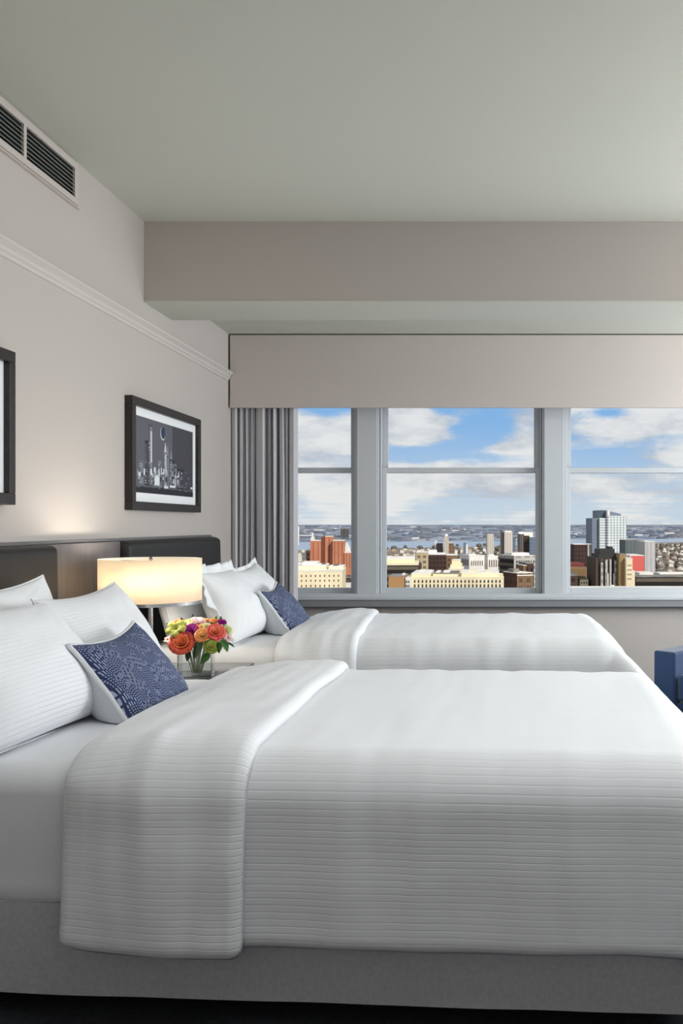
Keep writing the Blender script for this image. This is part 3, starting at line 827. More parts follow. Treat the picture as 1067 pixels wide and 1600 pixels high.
for fi, (nm, colr, px, py, Y, rad, form, tl, label) in enumerate(flowers):
    C = pt(px, py, Y)
    o = thing(nm, label, 'flower', (VXc + 0.3*(C.x-VXc)*0.5, VYc + 0.3*(C.y-VYc)*0.5, NZ+0.014))
    mb = rose_mesh(rad, fi+2) if form == 'rose' else star_mesh(rad, fi+2)
    out = Vector((C.x-VXc, C.y-VYc, 0)); az = math.atan2(out.y, out.x)
    # face up, tipped outwards and towards the open side
    tgt = Vector((0.20*math.sin(R(tl)) + out.x*2.2, -math.sin(R(tl)), math.cos(R(tl))*0.9)).normalized()
    Q = Vector((0, 0, 1)).rotation_difference(tgt).to_matrix().to_4x4()
    mb.v = [Matrix.Translation(C) @ Q @ p for p in mb.v]
    bo = mb.build('bloom', PM[colr], o, smooth=True)
    so = bo.modifiers.new('thick', 'SOLIDIFY'); so.thickness = 0.0006
    foot = Vector(o.location) + Vector((0, 0, 0.003)); neck = C - tgt*rad*0.45
    mid = Vector((VXc + (C.x-VXc)*0.4, VYc + (C.y-VYc)*0.4, NZ+0.145))
    pts = []
    for q in range(9):
        t = q/8; pts.append(foot*(1-t)**2 + mid*2*t*(1-t) + neck*t*t)
    MB().tube(pts, 0.0022, 6).build('stem', M_stem, o, smooth=True)
    for q in range(3):
        lf = MB(); b0 = pts[(7, 6, 7)[q]]
        dv = out.normalized()*0.8 if out.length > 0.01 else Vector((0, -0.5, 0))
        leaf_shape(lf, b0, dv + Vector((rng.uniform(-.7, .7), rng.uniform(-.9, .2), rng.uniform(-.3, .5))), rng.uniform(0.035, 0.058), 0.012, fi*3+q)
        lf.build('leaf', M_leaf if (fi+q) % 2 else M_leafd, o, smooth=True)
leaves = [((300, 985, 3.90), (0.15, 0.0, 0.9), 0.075, 0.017, 1, 'dark green leaf standing up behind the pale pink bloom'),
          ((289, 985, 3.88), (-0.2, 0.1, 0.9), 0.06, 0.015, 1, 'dark green leaf standing up right of the small orange bud'),
          ((326, 985, 3.91), (0.5, 0.1, 0.75), 0.075, 0.015, 0, 'green leaf rising to the right between the peach buds'),
          ((346, 1000, 3.80), (0.55, -0.4, -0.55), 0.060, 0.022, 0, 'broad green leaf drooping at the right of the bouquet'),
          ((349, 1004, 3.82), (0.85, -0.2, -0.12), 0.055, 0.018, 1, 'dark leaf at the far right, under the blush flower'),
          ((326, 1018, 3.752), (-0.35, -0.25, -0.8), 0.060, 0.020, 0, 'bright leaf hanging over the front glass of the vase'),
          ((309, 1000, 3.762), (0.05, -0.25, -0.75), 0.085, 0.026, 1, 'large dark leaf over the front rim of the vase, centre'),
          ((268, 1005, 3.80), (-0.8, -0.2, 0.1), 0.035, 0.012, 1, 'dark leaf at the left, behind the big orange rose'),
          ((271, 990, 3.86), (-0.4, 0.0, 0.8), 0.055, 0.014, 0, 'green leaf standing up at the far left of the bouquet'),
          ((315, 978, 3.90), (0.1, 0.0, 0.9), 0.055, 0.013, 0, 'narrow green leaf standing up between pale pink bloom and peach bud'),
          ((340, 1003, 3.765), (0.3, -0.3, -0.7), 0.055, 0.018, 0, 'green leaf hanging beside the lime bloom, right of it'),
          ((292, 1012, 3.765), (0.2, -0.2, -0.85), 0.060, 0.018, 1, 'dark leaf hanging under the big orange rose, in front of the vase'),
          ((318, 1002, 3.765), (0.3, -0.3, 0.1), 0.040, 0.016, 1, 'dark leaf between the peach rose and the lime bloom'),
          ((342, 979, 3.90), (0.25, 0.0, 0.8), 0.05, 0.012, 0, 'thin green leaf beside the small magenta bud')]
for q, ((px, py, Y), d, L, W, k_, label) in enumerate(leaves):
    mb = MB(); leaf_shape(mb, pt(px, py, Y), d, L, W, q+50)
    o = mb.build('leaf_sprig', M_leafd if k_ else M_leaf, smooth=True)
    tag(o, label, 'leaf')

# ------------------------------------------------------------------ armchair
ac = thing('armchair', 'blue velvet armchair partly in view at the right, beyond the beds', 'armchair', (1.405, 4.76, 0), R(-43))
def rbox(x0, x1, y0, y1, z0, z1, name, bev, par=ac, m=M_blue):
    return MB().box(x0, x1, y0, y1, z0, z1).build(name, m, par, bevel=bev, seg=4, world=False)
rbox(-0.375, -0.245, -0.375, 0.375, 0.13, 0.533, 'arm', 0.014)
rbox(0.245, 0.375, -0.375, 0.375, 0.13, 0.533, 'arm', 0.014)
rbox(-0.243, 0.243, -0.36, 0.22, 0.13, 0.27, 'seat_base', 0.012)
rbox(-0.241, 0.241, -0.37, 0.215, 0.272, 0.42, 'seat_cushion', 0.03)
rbox(-0.243, 0.243, 0.225, 0.375, 0.13, 0.80, 'backrest', 0.03)
for (lx, ly) in ((-0.32, -0.32), (0.32, -0.32), (-0.32, 0.32), (0.32, 0.32)):
    MB().lathe([(0, 0.0), (0.014, 0.0), (0.022, 0.129), (0, 0.129)], 14, Matrix.Translation((lx, ly, 0))).build('leg', M_nightwood, ac, world=False)

# ------------------------------------------------------------------ the city outside, seen from a high floor
GZ = -100.0
M_town = mat('town_ground', (150, 142, 134), 0.95, spec=0.05, var=(0.006, (112, 108, 104)))
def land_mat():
    m = bpy.data.materials.new('hazed_shore_land'); m.use_nodes = True
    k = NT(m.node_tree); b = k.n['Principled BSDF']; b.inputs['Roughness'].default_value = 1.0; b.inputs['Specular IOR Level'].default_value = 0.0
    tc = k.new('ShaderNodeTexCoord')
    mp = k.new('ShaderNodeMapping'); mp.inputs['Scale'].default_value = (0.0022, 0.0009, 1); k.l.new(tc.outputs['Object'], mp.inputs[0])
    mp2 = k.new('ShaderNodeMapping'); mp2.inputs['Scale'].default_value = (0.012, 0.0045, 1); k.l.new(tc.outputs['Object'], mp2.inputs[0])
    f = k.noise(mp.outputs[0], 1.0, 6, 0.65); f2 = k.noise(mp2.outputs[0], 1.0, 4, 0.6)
    c = k.mix(k.ramp(f, 0.42, 0.58), lin((110, 120, 138)), lin((164, 166, 174)))  # distance haze put into the land colour as blue-grey
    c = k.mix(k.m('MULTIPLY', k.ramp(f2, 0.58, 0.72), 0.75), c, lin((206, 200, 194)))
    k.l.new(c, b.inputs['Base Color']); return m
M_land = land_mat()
M_river = mat('river_water', (146, 160, 178), 0.35, spec=0.5)
def ground(name, pts, z, m): return struct(MB().add([(x, y, z) for x, y in pts], [tuple(range(len(pts)))]).build(name, m))
near_b = [(-2200, 2900), (-700, 3500), (250, 4350), (1000, 5000), (3600, 6600)]
far_b = [(-3000, 4700), (-1100, 5000), (300, 5300), (1150, 6050), (4400, 7800)]
ground('ground', [(-1900, 60), (2400, 60)] + near_b[::-1], GZ, M_town)
ground('river', near_b + far_b[::-1], GZ-0.5, M_river)
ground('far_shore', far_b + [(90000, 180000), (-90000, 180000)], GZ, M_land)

def px(x, Y): return (x-VX)*Y/F
def pz(y, Y): return EYE-(y-VY)*Y/F

class Bld:
    """a building: origin at its front left corner on the ground; front faces -y, turned by a degrees"""
    def __init__(s, kind, label, p0, p1, Y, a=0.0, pl=None, depth=30.0, group=None):
        s.Y = Y; s.a = a
        s.w = (p1-p0)*Y/F/math.cos(R(a))
        s.d = depth if pl is None or a == 0 else (p0-pl)*Y/F/math.sin(R(a))
        s.o = thing(kind, label, 'building', (px(p0, Y), Y, GZ), R(a), group)
    def z(s, y): return pz(y, s.Y)-GZ
    def vol(s, part, m, ytop, f0=0.0, f1=1.0, g0=0.0, g1=1.0, ybot=None, roof=None, par=None):
        z1 = s.z(ytop); z0 = 0.0 if ybot is None else s.z(ybot)
        o = MB().box(f0*s.w, f1*s.w, g0*s.d, g1*s.d, z0, z1).build(part, m, par or s.o, world=False)
        if roof:
            t = max(0.35, 0.5*s.Y/F)
            MB().box(f0*s.w-0.1, f1*s.w+0.1, g0*s.d-0.1, g1*s.d+0.1, z1, z1+t).build('roof', roof, par or s.o, world=False)
        return o
    def windows(s, m, n, rows, f0, f1, g=0.0, frac=0.5, side=False, arch=False, name='window'):
        """rows = [(ytop, ybot), ...]; each window its own small part"""
        span = (f1-f0)*(s.d if side else s.w); p = span/n; ww = p*frac
        for (ya, yb) in rows:
            h = s.z(ya)-s.z(yb); mb = MB()
            prof = [(-ww/2, 0), (ww/2, 0), (ww/2, h)]
            if arch:
                prof = [(-ww/2, 0), (ww/2, 0)] + [(ww/2*math.cos(PI*q/6), h-ww/2+ww/2*math.sin(PI*q/6)) for q in range(7)]
            else: prof.append((-ww/2, h))
            mb.prism(prof, 'y', -0.12, 0.25)
            me = None
            for i in range(n):
                c_ = (f0*(s.d if side else s.w)) + p*(i+0.5)
                if me is None:
                    o = mb.build(name, m, s.o, world=False); me = o.data
                else:
                    o = bpy.data.objects.new(name, me); COL.objects.link(o); o.parent = s.o
                if side: o.location = (g*s.w, c_, s.z(yb)); o.rotation_euler = (0, 0, R(-90))
                else: o.location = (c_, g*s.d, s.z(yb))

M_win = mat('dark_window', (70, 66, 62), 0.4, spec=0.4)
M_winb = mat('brown_window', (98, 78, 62), 0.5)
C_cream = mat('cream_stone', (236, 222, 188), 0.9, spec=0.1, var=(0.05, (222, 206, 170)))
C_white = mat('white_stone', (238, 234, 226), 0.9, spec=0.1, var=(0.05, (220, 214, 206)))
C_brick = mat('orange_brick', (194, 130, 100), 0.9, spec=0.1, var=(0.06, (180, 114, 86)))
C_brickd = mat('dark_red_brick', (118, 72, 58), 0.9, spec=0.1)
C_roofw = mat('pale_roof', (240, 234, 224), 0.9, spec=0.1, var=(0.07, (214, 208, 198)))
C_roofg = mat('grey_roof', (150, 144, 136), 0.9, spec=0.1, var=(0.08, (110, 106, 100)))
C_tan = mat('tan_block', (170, 130, 88), 0.9, spec=0.1)
C_dark = facade('dark_grid', (92, 74, 66), (52, 44, 42), 3.2, 3.6, 0.6, 0.5)
C_band = facade('dark_banded', (118, 106, 92), (46, 42, 40), 400.0, 4.2, 2.0, 0.55)
C_maroon = facade('maroon_grid', (84, 64, 60), (54, 42, 42), 2.6, 3.4, 0.55, 0.5)
C_beigeg = facade('beige_grid', (206, 188, 154), (122, 104, 84), 4.0, 3.8, 0.55, 0.5)
C_brown = facade('brown_grid', (150, 120, 92), (92, 70, 56), 4.0, 3.8, 0.5, 0.5)
C_grey = facade('grey_strips', (150, 152, 152), (90, 94, 98), 400.0, 3.6, 2.0, 0.45)
C_greyl = facade('light_grey_strips', (206, 202, 194), (148, 140, 134), 6.0, 3.6, 0.6, 0.5)
C_stone = facade('pale_vertical', (224, 214, 202), (176, 166, 156), 3.0, 60.0, 0.4, 2.0)
C_slab = facade('dark_vertical', (120, 112, 106), (78, 74, 74), 3.0, 60.0, 0.45, 2.0)
C_blue = facade('blue_glass', (128, 142, 156), (98, 112, 128), 3.4, 3.6, 0.7, 0.7)
C_glass = facade('white_glass_grid', (240, 244, 242), (120, 136, 140), 3.5, 2.9, 0.40, 0.5)
C_glassw = facade('white_balcony_grid', (242, 244, 242), (150, 160, 164), 60.0, 2.9, 2.0, 0.34)
C_gslab = facade('grey_glass', (138, 148, 160), (116, 126, 138), 4.0, 4.1, 0.7, 0.6)
C_deco = facade('art_deco_stone', (104, 88, 76), (58, 48, 44), 3.1, 60.0, 0.5, 2.0)
C_decot = mat('dark_crown', (52, 52, 48), 0.7)
C_teal = facade('grey_green_glass', (118, 126, 126), (96, 104, 106), 3.0, 60.0, 0.5, 2.0)
C_slabw = facade('white_fins', (214, 210, 206), (176, 172, 170), 3.0, 60.0, 0.4, 2.0)
C_red = mat('red_panel', (212, 104, 96), 0.85, spec=0.1)
C_olive = mat('olive_roof', (150, 122, 82), 0.9, spec=0.1, var=(0.05, (126, 100, 70)))
C_mar = mat('maroon_wall', (120, 66, 62), 0.9, spec=0.1)

# --- seen through the left window
b = Bld('apartment_complex', 'tall orange brick complex of joined slabs, seen through the left window', 483, 549, 640, 8, depth=26)
W_ = 549-483.0
def fr(x): return (x-483)/W_
b.vol('tower', C_brick, 845, fr(484.5), fr(501), roof=C_roofw)
b.vol('tower', C_brickd, 839, fr(501.2), fr(507), 0.02, 0.9)
b.vol('tower', C_brick, 838.5, fr(507.2), fr(519), roof=C_roofw)
b.vol('tower', C_brick, 845, fr(519.2), fr(537), -0.25, 0.9, roof=C_roofw)
b.vol('tower', C_brick, 863.5, fr(537.2), fr(548.5), -0.3, 0.8, roof=C_roofw)
b.windows(C_brickd, 3, [(847, 886)], fr(519.5), fr(536.5), -0.25, 0.12)
b.windows(C_brickd, 2, [(848, 884)], fr(485.5), fr(500.5), 0.0, 0.10)
b.windows(C_brickd, 2, [(866, 886)], fr(538), fr(548), -0.3, 0.12)
b.windows(C_brickd, 1, [(841, 884)], fr(510), fr(517), 0.0, 0.14)
b = Bld('office_block', 'dark brown block at the left of the orange brick complex', 478, 485, 700, depth=20); b.vol('wall', C_dark, 860.5, roof=C_roofg)
b = Bld('stone_tower', 'slim white tower behind the left end of the orange brick complex', 485.5, 489.5, 900, depth=8); b.vol('wall', C_white, 839); b.vol('spire', C_white, 832.5, 0.3, 0.7, 0.3, 0.7, 839)
b = Bld('gabled_hall', 'pale gabled hall behind the right end of the orange brick complex', 538, 545, 900, depth=14)
b.vol('wall', C_white, 862)
zt = b.z(862); MB().prism([(0, zt), (b.w, zt), (b.w*0.35, b.z(848))], 'y', 0, b.d).build('roof', C_roofw, b.o, world=False)
b = Bld('hospital_block', 'stepped cream block low in the left window, before the orange brick complex', 458, 535, 420, 6, depth=32)
b.vol('wall', C_cream, 893, 0, 0.98, roof=C_roofw); b.vol('upper_storey', C_cream, 886, 0.05, 0.62, 0.25, 1, 893, roof=C_roofw)
b.vol('upper_storey', C_cream, 888.5, 0.66, 0.97, 0.45, 1, 893, roof=C_roofw); b.vol('rooftop_unit', C_white, 881.5, 0.12, 0.42, 0.4, 0.9, 886, roof=C_roofw)
b.vol('rooftop_unit', C_roofg, 884, 0.5, 0.58, 0.5, 0.8, 886); b.vol('rooftop_unit', C_roofg, 885.5, 0.75, 0.84, 0.6, 0.9, 888.5)
b.windows(M_winb, 10, [(898.5, 901.5), (906, 909), (914, 917.5), (922, 926)], 0.03, 0.95, 0, 0.24)
b = Bld('low_block', 'small dark roofed block beside the stepped cream block, left window', 532, 549, 520, depth=20)
b.vol('wall', C_dark, 903, roof=C_roofg); b.vol('annex', C_white, 911, 0.45, 1.02, -0.25, -0.02, roof=C_roofw); b.vol('rooftop_unit', C_roofg, 900, 0.2, 0.5, 0.3, 0.7, 903)
b = Bld('slab_block', 'far grey slab block near the horizon, right half of the left window', 532, 543, 6200, depth=60); b.vol('wall', C_slab, 826, 0, 0.45); b.vol('wall', C_slab, 826.5, 0.5, 1)
br = thing('suspension_bridge', 'pale suspension bridge across the river, at the left edge of the left window', 'bridge', (px(452, 4300), 4300, GZ))
for q in (424, 466):
    MB().box(px(q, 4300)-3.5, px(q, 4300)+3.5, 4296, 4304, GZ, pz(822, 4300)).build('tower', C_roofw, br)
MB().box(px(380, 4300), px(490, 4300), 4295, 4305, pz(837.2, 4300), pz(835.8, 4300)).build('deck', C_roofw, br)
cb = []
for q in range(21):
    t = q/20; x = 424+42*t; cb.append((px(x, 4300), 4300, pz(834.5-12.5*(2*t-1)**2, 4300)))
MB().tube(cb, 0.9, 5).build('cable', C_roofg, br)
MB().tube([(px(466, 4300), 4300, pz(822, 4300)), (px(489, 4300), 4300, pz(835.5, 4300))], 0.9, 5).build('cable', C_roofg, br)

# --- seen through the middle window
b = Bld('arcade_block', 'long cream block with two rows of dark arched windows, bottom of the middle window', 642, 787, 400, 0, depth=36)
b.vol('wall', C_cream, 903.5, roof=C_cream); b.vol('attic', C_cream, 897.5, 0.0, 0.20, 0.05, 0.9, 903.3, roof=C_roofw); b.vol('attic', C_cream, 897, 0.54, 0.95, 0.15, 0.95, 903.3, roof=C_roofw)
b.vol('attic', C_cream, 899, 0.22, 0.50, 0.3, 0.95, 903.3, roof=C_roofg)
for (f0, f1, y_) in ((0.05, 0.11, 894.5), (0.14, 0.18, 895), (0.25, 0.29, 896), (0.33, 0.40, 895.5), (0.60, 0.72, 894.5), (0.80, 0.88, 895)):
    b.vol('rooftop_unit', C_roofw if f0 < .6 else C_cream, y_, f0, f1, 0.4, 0.8, 899)
b.windows(M_win, 23, [(906, 910.5), (912.6, 917.6)], 0.02, 0.98, 0, 0.42, arch=True)
b.windows(M_winb, 23, [(920, 925)], 0.02, 0.98, 0, 0.42)
b = Bld('brick_annex', 'orange-brown block at the bottom left corner of the middle window', 607, 631.6, 395, 0, depth=18); b.vol('wall', C_tan, 901, roof=C_roofg); b.vol('chimney', C_roofw, 897.5, 0.78, 0.92, 0.3, 0.7, 901)
b = Bld('office_block', 'small white block between the orange-brown block and the arched cream block', 633.6, 640.6, 396, 0, depth=20); b.vol('wall', C_white, 904, roof=C_roofw); b.windows(M_win, 2, [(907, 911), (913.5, 917.5)], 0.05, 0.95, 0, 0.6)
b = Bld('banded_block', 'low wide dark banded block with pale flat roof, left of the middle window', 560, 653, 520, 4, depth=60)
b.vol('wall', C_band, 883.5, roof=C_cream); b.vol('roof_deck', C_cream, 876, 0.02, 0.93, 0.35, 1, 883.5, roof=C_roofw); b.vol('corner_bay', C_dark, 885, 1.001, 1.05, 0.05, 0.8)
b = Bld('apartment_block', 'beige gridded block between the banded block and the dark brown block', 650, 669, 640, 6, depth=22); b.vol('wall', C_beigeg, 863.5, roof=C_roofw); b.vol('rooftop_unit', C_roofw, 860.5, 0.1, 0.4, 0.3, 0.7, 863.5)
b = Bld('office_block', 'dark brown gridded block with white roof in the middle window', 669.5, 697, 650, 4, depth=45); b.vol('wall', C_maroon, 867, roof=C_roofw); b.vol('rooftop_unit', C_roofw, 861.5, 0.0, 0.5, 0.5, 0.95, 867)
b = Bld('office_block', 'brown block right of the dark brown gridded block, middle window', 697.4, 715, 680, 4, depth=30); b.vol('wall', C_brown, 868, roof=C_roofw)
b = Bld('stepped_hall', 'cream ziggurat-like stepped hall behind the arched block, middle window', 701, 723, 470, 0, depth=24); b.vol('lower_tier', C_cream, 889.5, roof=C_roofw); b.vol('upper_tier', C_cream, 876.5, 0.2, 0.8, 0.2, 0.8, 889.5, roof=C_roofw); b.windows(M_winb, 1, [(886, 888.5)], 0.42, 0.58, 0.2, 0.5); b.vol('middle_tier', C_cream, 882.5, 0.1, 0.9, 0.1, 0.9, 889.5)
b = Bld('court_house', 'white columned hall with dark left side, centre right of the middle window', 733, 757, 600, 24, pl=717, depth=40)
b.vol('wall', C_white, 868.5, roof=C_roofw); b.vol('rooftop_unit', C_roofw, 866, 0.15, 0.6, 0.3, 0.6, 868.5); b.windows(M_winb, 6, [(876.5, 884)], 0.08, 0.92, 0, 0.42); b.windows(M_win, 8, [(874, 884)], 0.05, 0.95, 0, 0.5, side=True)
b = Bld('court_house', 'smaller white columned hall just right of the white hall with a dark side', 762, 778, 620, 24, pl=757.5, depth=30)
b.vol('wall', C_white, 869, roof=C_roofw); b.vol('rooftop_unit', C_white, 866.5, 0.2, 0.7, 0.3, 0.7, 869); b.windows(M_winb, 4, [(875, 886)], 0.06, 0.94, 0, 0.45)
b = Bld('office_block', 'grey block with banded, shade-darkened left side, right part of the middle window', 803, 838, 560, 22, pl=781, depth=40)
b.vol('wall', C_greyl, 869, roof=C_roofw); b.vol('rooftop_unit', C_roofw, 864.5, 0.1, 0.9, 0.3, 0.8, 869); b.vol('wing', C_band, 873, -0.012, -0.002, 0.02, 0.98); b.windows(M_win, 8, [(876, 880), (884, 888)], 0.08, 0.95, 0, 0.4)  # the wing is a thin dark skin: left side's shade as colour
b = Bld('penthouse_block', 'small dark block before the grey banded block, right of the middle window', 818, 834, 470, 10, depth=20); b.vol('wall', C_dark, 881, 0.3, 1.0, roof=C_roofg); b.vol('wall', C_brown, 884, 0, 0.28, roof=C_roofw)
b = Bld('brick_block', 'brick block with shade-darkened left side in the bottom right corner of the middle window', 808, 833, 430, 25, pl=787, depth=40)
b.vol('wall', C_brown, 896, roof=C_roofw); b.vol('cornice', C_roofw, 898.5, -0.01, 1.01, -0.02, 1, 900); b.windows(M_winb, 5, [(902, 905.5), (908, 911.5), (914, 917.5)], 0.04, 0.96, 0, 0.42); b.vol('rooftop_unit', C_roofg, 889.5, 0.05, 0.4, 0.3, 0.7, 896)
b.vol('shaded_side_skin', C_maroon, 897, -0.012, -0.002, 0.02, 0.98)  # thin dark skin; shade of the left face put into colour
b = Bld('stone_tower', 'pale stone tower of the middle window with a low domed top', 692.8, 700.6, 1150, 0, depth=14)
b.vol('wall', C_stone, 843); b.vol('upper_tier', C_stone, 837.5, 0.18, 0.82, 0.18, 0.82, 843); MB().lathe([(2.2, b.z(837.5)), (2.0, b.z(835.6)), (0.4, b.z(834.2)), (0, b.z(834))], 14, Matrix.Translation((b.w/2, b.d/2, 0))).build('dome', C_white, b.o, world=False)
b = Bld('office_block', 'pale brown block to the right of the domed stone tower', 700.8, 708, 1160, depth=16); b.vol('wall', C_brown, 848.5, roof=C_roofw)
b = Bld('office_block', 'dark narrow block with white edge left of the domed stone tower', 679.7, 691, 1170, depth=18); b.vol('wall', C_slab, 849, 0.16, 1); b.vol('edge_fin', C_white, 844.5, 0, 0.15)
b = Bld('glass_tower', 'small pale blue tower at the river edge, centre of the middle window', 724, 731, 1700, depth=16); b.vol('wall', C_blue, 848, 0, 0.55); b.vol('wall', C_white, 851, 0.56, 1)
b = Bld('tower_block', 'off-white tower standing alone against the river, middle window', 761.5, 771.3, 1250, 14, pl=759.8); b.vol('wall', C_stone, 834, roof=C_roofg)
b = Bld('tower_block', 'pale tower with shade-darkened left side, right half of the middle window', 788, 801, 1050, 20, pl=784.5); b.vol('wall', C_stone, 831.5); b.vol('roof_step', C_white, 829.2, 0.1, 0.9, 0.1, 0.9, 831.5); b.vol('tower_shade_skin', C_slab, 832, -0.03, -0.005, 0.05, 0.95)  # dark strip on the left colours in that side's shade
b = Bld('tower_block', 'thin dark tower left of the pale tower, middle window', 781.5, 784.2, 1300, depth=10); b.vol('wall', C_slab, 829.5)
b = Bld('glass_tower', 'bluish low tower between the pale tower and the dark tower, middle window', 801.5, 805.5, 1200, depth=16); b.vol('wall', C_blue, 841)
b = Bld('tower_block', 'dark tower with white roof band, near the right edge of the middle window', 812, 835, 1000, 15, pl=808.6)
b.vol('wall', C_slab, 834.5, 0, 0.30, roof=C_roofw); b.vol('wall', C_roofw, 831.5, 0.0, 0.98, 0.4, 1)
b = Bld('tower_block', 'dark brown tower before the white roof band, right edge of the middle window', 818.6, 827, 950, depth=18); b.vol('wall', C_dark, 837.5, roof=C_roofg)
b = Bld('glass_tower', 'blue-grey tower at the very right edge of the middle window', 827.4, 838, 940, depth=18); b.vol('wall', C_blue, 839.5)

# --- seen through the right window
b = Bld('glass_tower', 'tallest white glass tower with dark box on top, right window', 936.8, 978, 1000, 6, depth=40)
def fr(x): return (x-936.8)/41.2
b.vol('wing', C_gslab, 809.5, fr(926), fr(936.6), 0.1, 0.9); b.vol('wing', C_glassw, 809.5, fr(936.8), fr(948)); b.vol('wing', C_glass, 806, fr(948.1), fr(978.2), -0.08, 1)
b.vol('fin', C_white, 797.5, fr(948.1), fr(951.4), -0.1, 0.4, 806); b.vol('plant_box', mat('dark_glass_box', (70, 86, 98), 0.4), 797.2, fr(935.6), fr(947.9), 0.1, 0.8, 809.5)
zt = b.z(806); MB().prism([(fr(951.6)*b.w, zt), (fr(972)*b.w, zt), (fr(972)*b.w, b.z(802.8)), (fr(951.6)*b.w, b.z(798.2))], 'y', 0.1*b.d, 0.7*b.d).build('sloping_crown', C_gslab, b.o, world=False)
b = Bld('art_deco_tower', 'dark brown stepped tower with near-black crown, before the white glass tower', 931, 967.5, 430, 5, depth=22)
def fr(x): return (x-931)/36.5
b.vol('wall', C_deco, 872.5, roof=C_decot); b.vol('crown', C_decot, 866, fr(937), fr(966), 0.1, 0.9, 872.5); b.vol('crown', C_decot, 858.5, fr(940.5), fr(964), 0.2, 0.8, 866); b.vol('crown', C_decot, 855, fr(957.5), fr(963), 0.3, 0.7, 858.5)
for (q0, q1, y_) in ((938, 941.5, 879), (945, 948.5, 874.5), (952, 955, 874), (959.5, 962.5, 876), (946, 950, 896), (958, 962, 896)):
    b.vol('pier', C_greyl if y_ < 890 else C_white, y_, fr(q0), fr(q1), -0.06, -0.002)
b.vol('annex', C_white, 913.5, fr(951), fr(958), -0.16, -0.07)
b = Bld('tan_slab', 'plain olive-tan slab beside the dark brown stepped tower, right window', 967.8, 978, 425, 4, depth=20); b.vol('wall', mat('olive_tan', (150, 124, 84), 0.9), 866.5, roof=C_roofg)
b = Bld('apartment_block', 'narrow cream block between the olive-tan slab and the red block', 978.3, 992, 422, 4, depth=18); b.vol('wall', C_cream, 873.5, 0, 0.72, roof=C_roofw); b.vol('annex', C_cream, 893, 0.73, 1.0, roof=C_roofw); b.windows(M_winb, 3, [(882, 885), (889, 892), (896, 899), (903, 906)], 0.1, 0.65, 0, 0.35)
b = Bld('red_block', 'bright red block with white roof edge, right window', 985, 1006.6, 520, 4, depth=24); b.vol('wall', C_red, 868.5, roof=C_roofw); b.vol('edge_fin', C_white, 867.5, -0.05, -0.005, -0.02, 0.9); b.vol('base', C_white, 893.5, -0.05, 1.0, -0.05, -0.005)
b = Bld('office_block', 'grey-green slab behind the red block, right window', 977, 1006.5, 720, 3, depth=24); b.vol('wall', C_teal, 844.5, roof=C_roofg)
b = Bld('tower_block', 'white finned slab tower right of the red block', 1007.4, 1024, 640, 4, depth=24); b.vol('wall', C_slabw, 846.5, roof=C_roofw)
b = Bld('office_block', 'dark brown block at the left edge of the right window', 897, 917.8, 700, 4, depth=24); b.vol('wall', C_maroon, 851, roof=C_roofw); b.vol('stair_tower', C_greyl, 850, 1.02, 1.12, 0, 0.8); b.vol('stair_tower', C_slab, 850.5, 1.14, 1.30, 0, 0.8, roof=C_roofw)
b = Bld('market_hall', 'low maroon and olive roofed hall under the dark brown block, right window', 890, 925, 560, 3, depth=60); b.vol('wall', C_mar, 884, 0, 1, 0.5, 1); b.vol('lower_wall', C_olive, 890, -0.02, 1.02, 0.0, 0.49, roof=C_olive)
b = Bld('office_block', 'dark low block in the bottom left corner of the right window', 880, 903, 440, 0, depth=26); b.vol('wall', C_dark, 899.5, roof=C_roofg)
b = Bld('low_block', 'small cream block beside the low dark block, bottom of the right window', 906, 919, 440, 0, depth=22); b.vol('wall', C_cream, 906, 0.0, 1.0, roof=C_roofg); b.windows(M_win, 3, [(909, 912), (914.5, 917.5)], 0.05, 0.95, 0, 0.5); b.vol('rooftop_unit', C_olive, 902.5, 0.2, 0.9, 0.3, 0.8, 906)
b = Bld('warehouse', 'long low dark banded warehouse with white roof, bottom right of the right window', 994, 1120, 478, 2, depth=34); b.vol('wall', C_band, 902, roof=C_roofg); b.vol('rooftop_unit', C_roofw, 897.5, 0.12, 0.3, 0.5, 0.9, 902); b.vol('rooftop_unit', C_roofw, 898.5, 0.4, 0.9, 0.6, 0.95, 902)
b = Bld('terrace_building', 'near flat white roof along the bottom of the right window', 880, 1150, 300, 0, depth=5); b.vol('wall', C_white, 919, roof=C_roofw)

# sheds on the far river bank
rs = random.Random(21); M_shed = mat('haze_muted_shed', (184, 182, 182), 0.9, spec=0.1)  # shed grey is muted to stand for far-shore haze
spots = [(640, 842.5, 13), (650, 842, 8), (698, 828.5, 16), (711, 829.5, 9), (722, 828, 12), (498, 829, 16), (520, 826.5, 12), (986, 836.5, 9), (998, 837, 12), (1046, 834, 14), (903, 835, 12)]
for q in range(34):
    wx = rs.choice(((462, 550), (606, 836), (606, 836), (892, 1066)))
    spots.append((rs.uniform(*wx), rs.choice((rs.uniform(823, 832), rs.uniform(831, 840))), rs.uniform(2, 8)))
for x, y, w_ in spots:
    Y = 101.2*F/(y-VY); X = px(x, Y); h = 7 + 0.0005*Y
    o = MB().box(X-w_*Y/F/2, X+w_*Y/F/2, Y, Y+60, GZ, GZ+h).build('riverside_shed', C_roofw if w_ > 7.9 else M_shed)
    tag(o, 'pale low shed among woods on the far river bank', 'building', 'sheds across the river')
wm = MB()
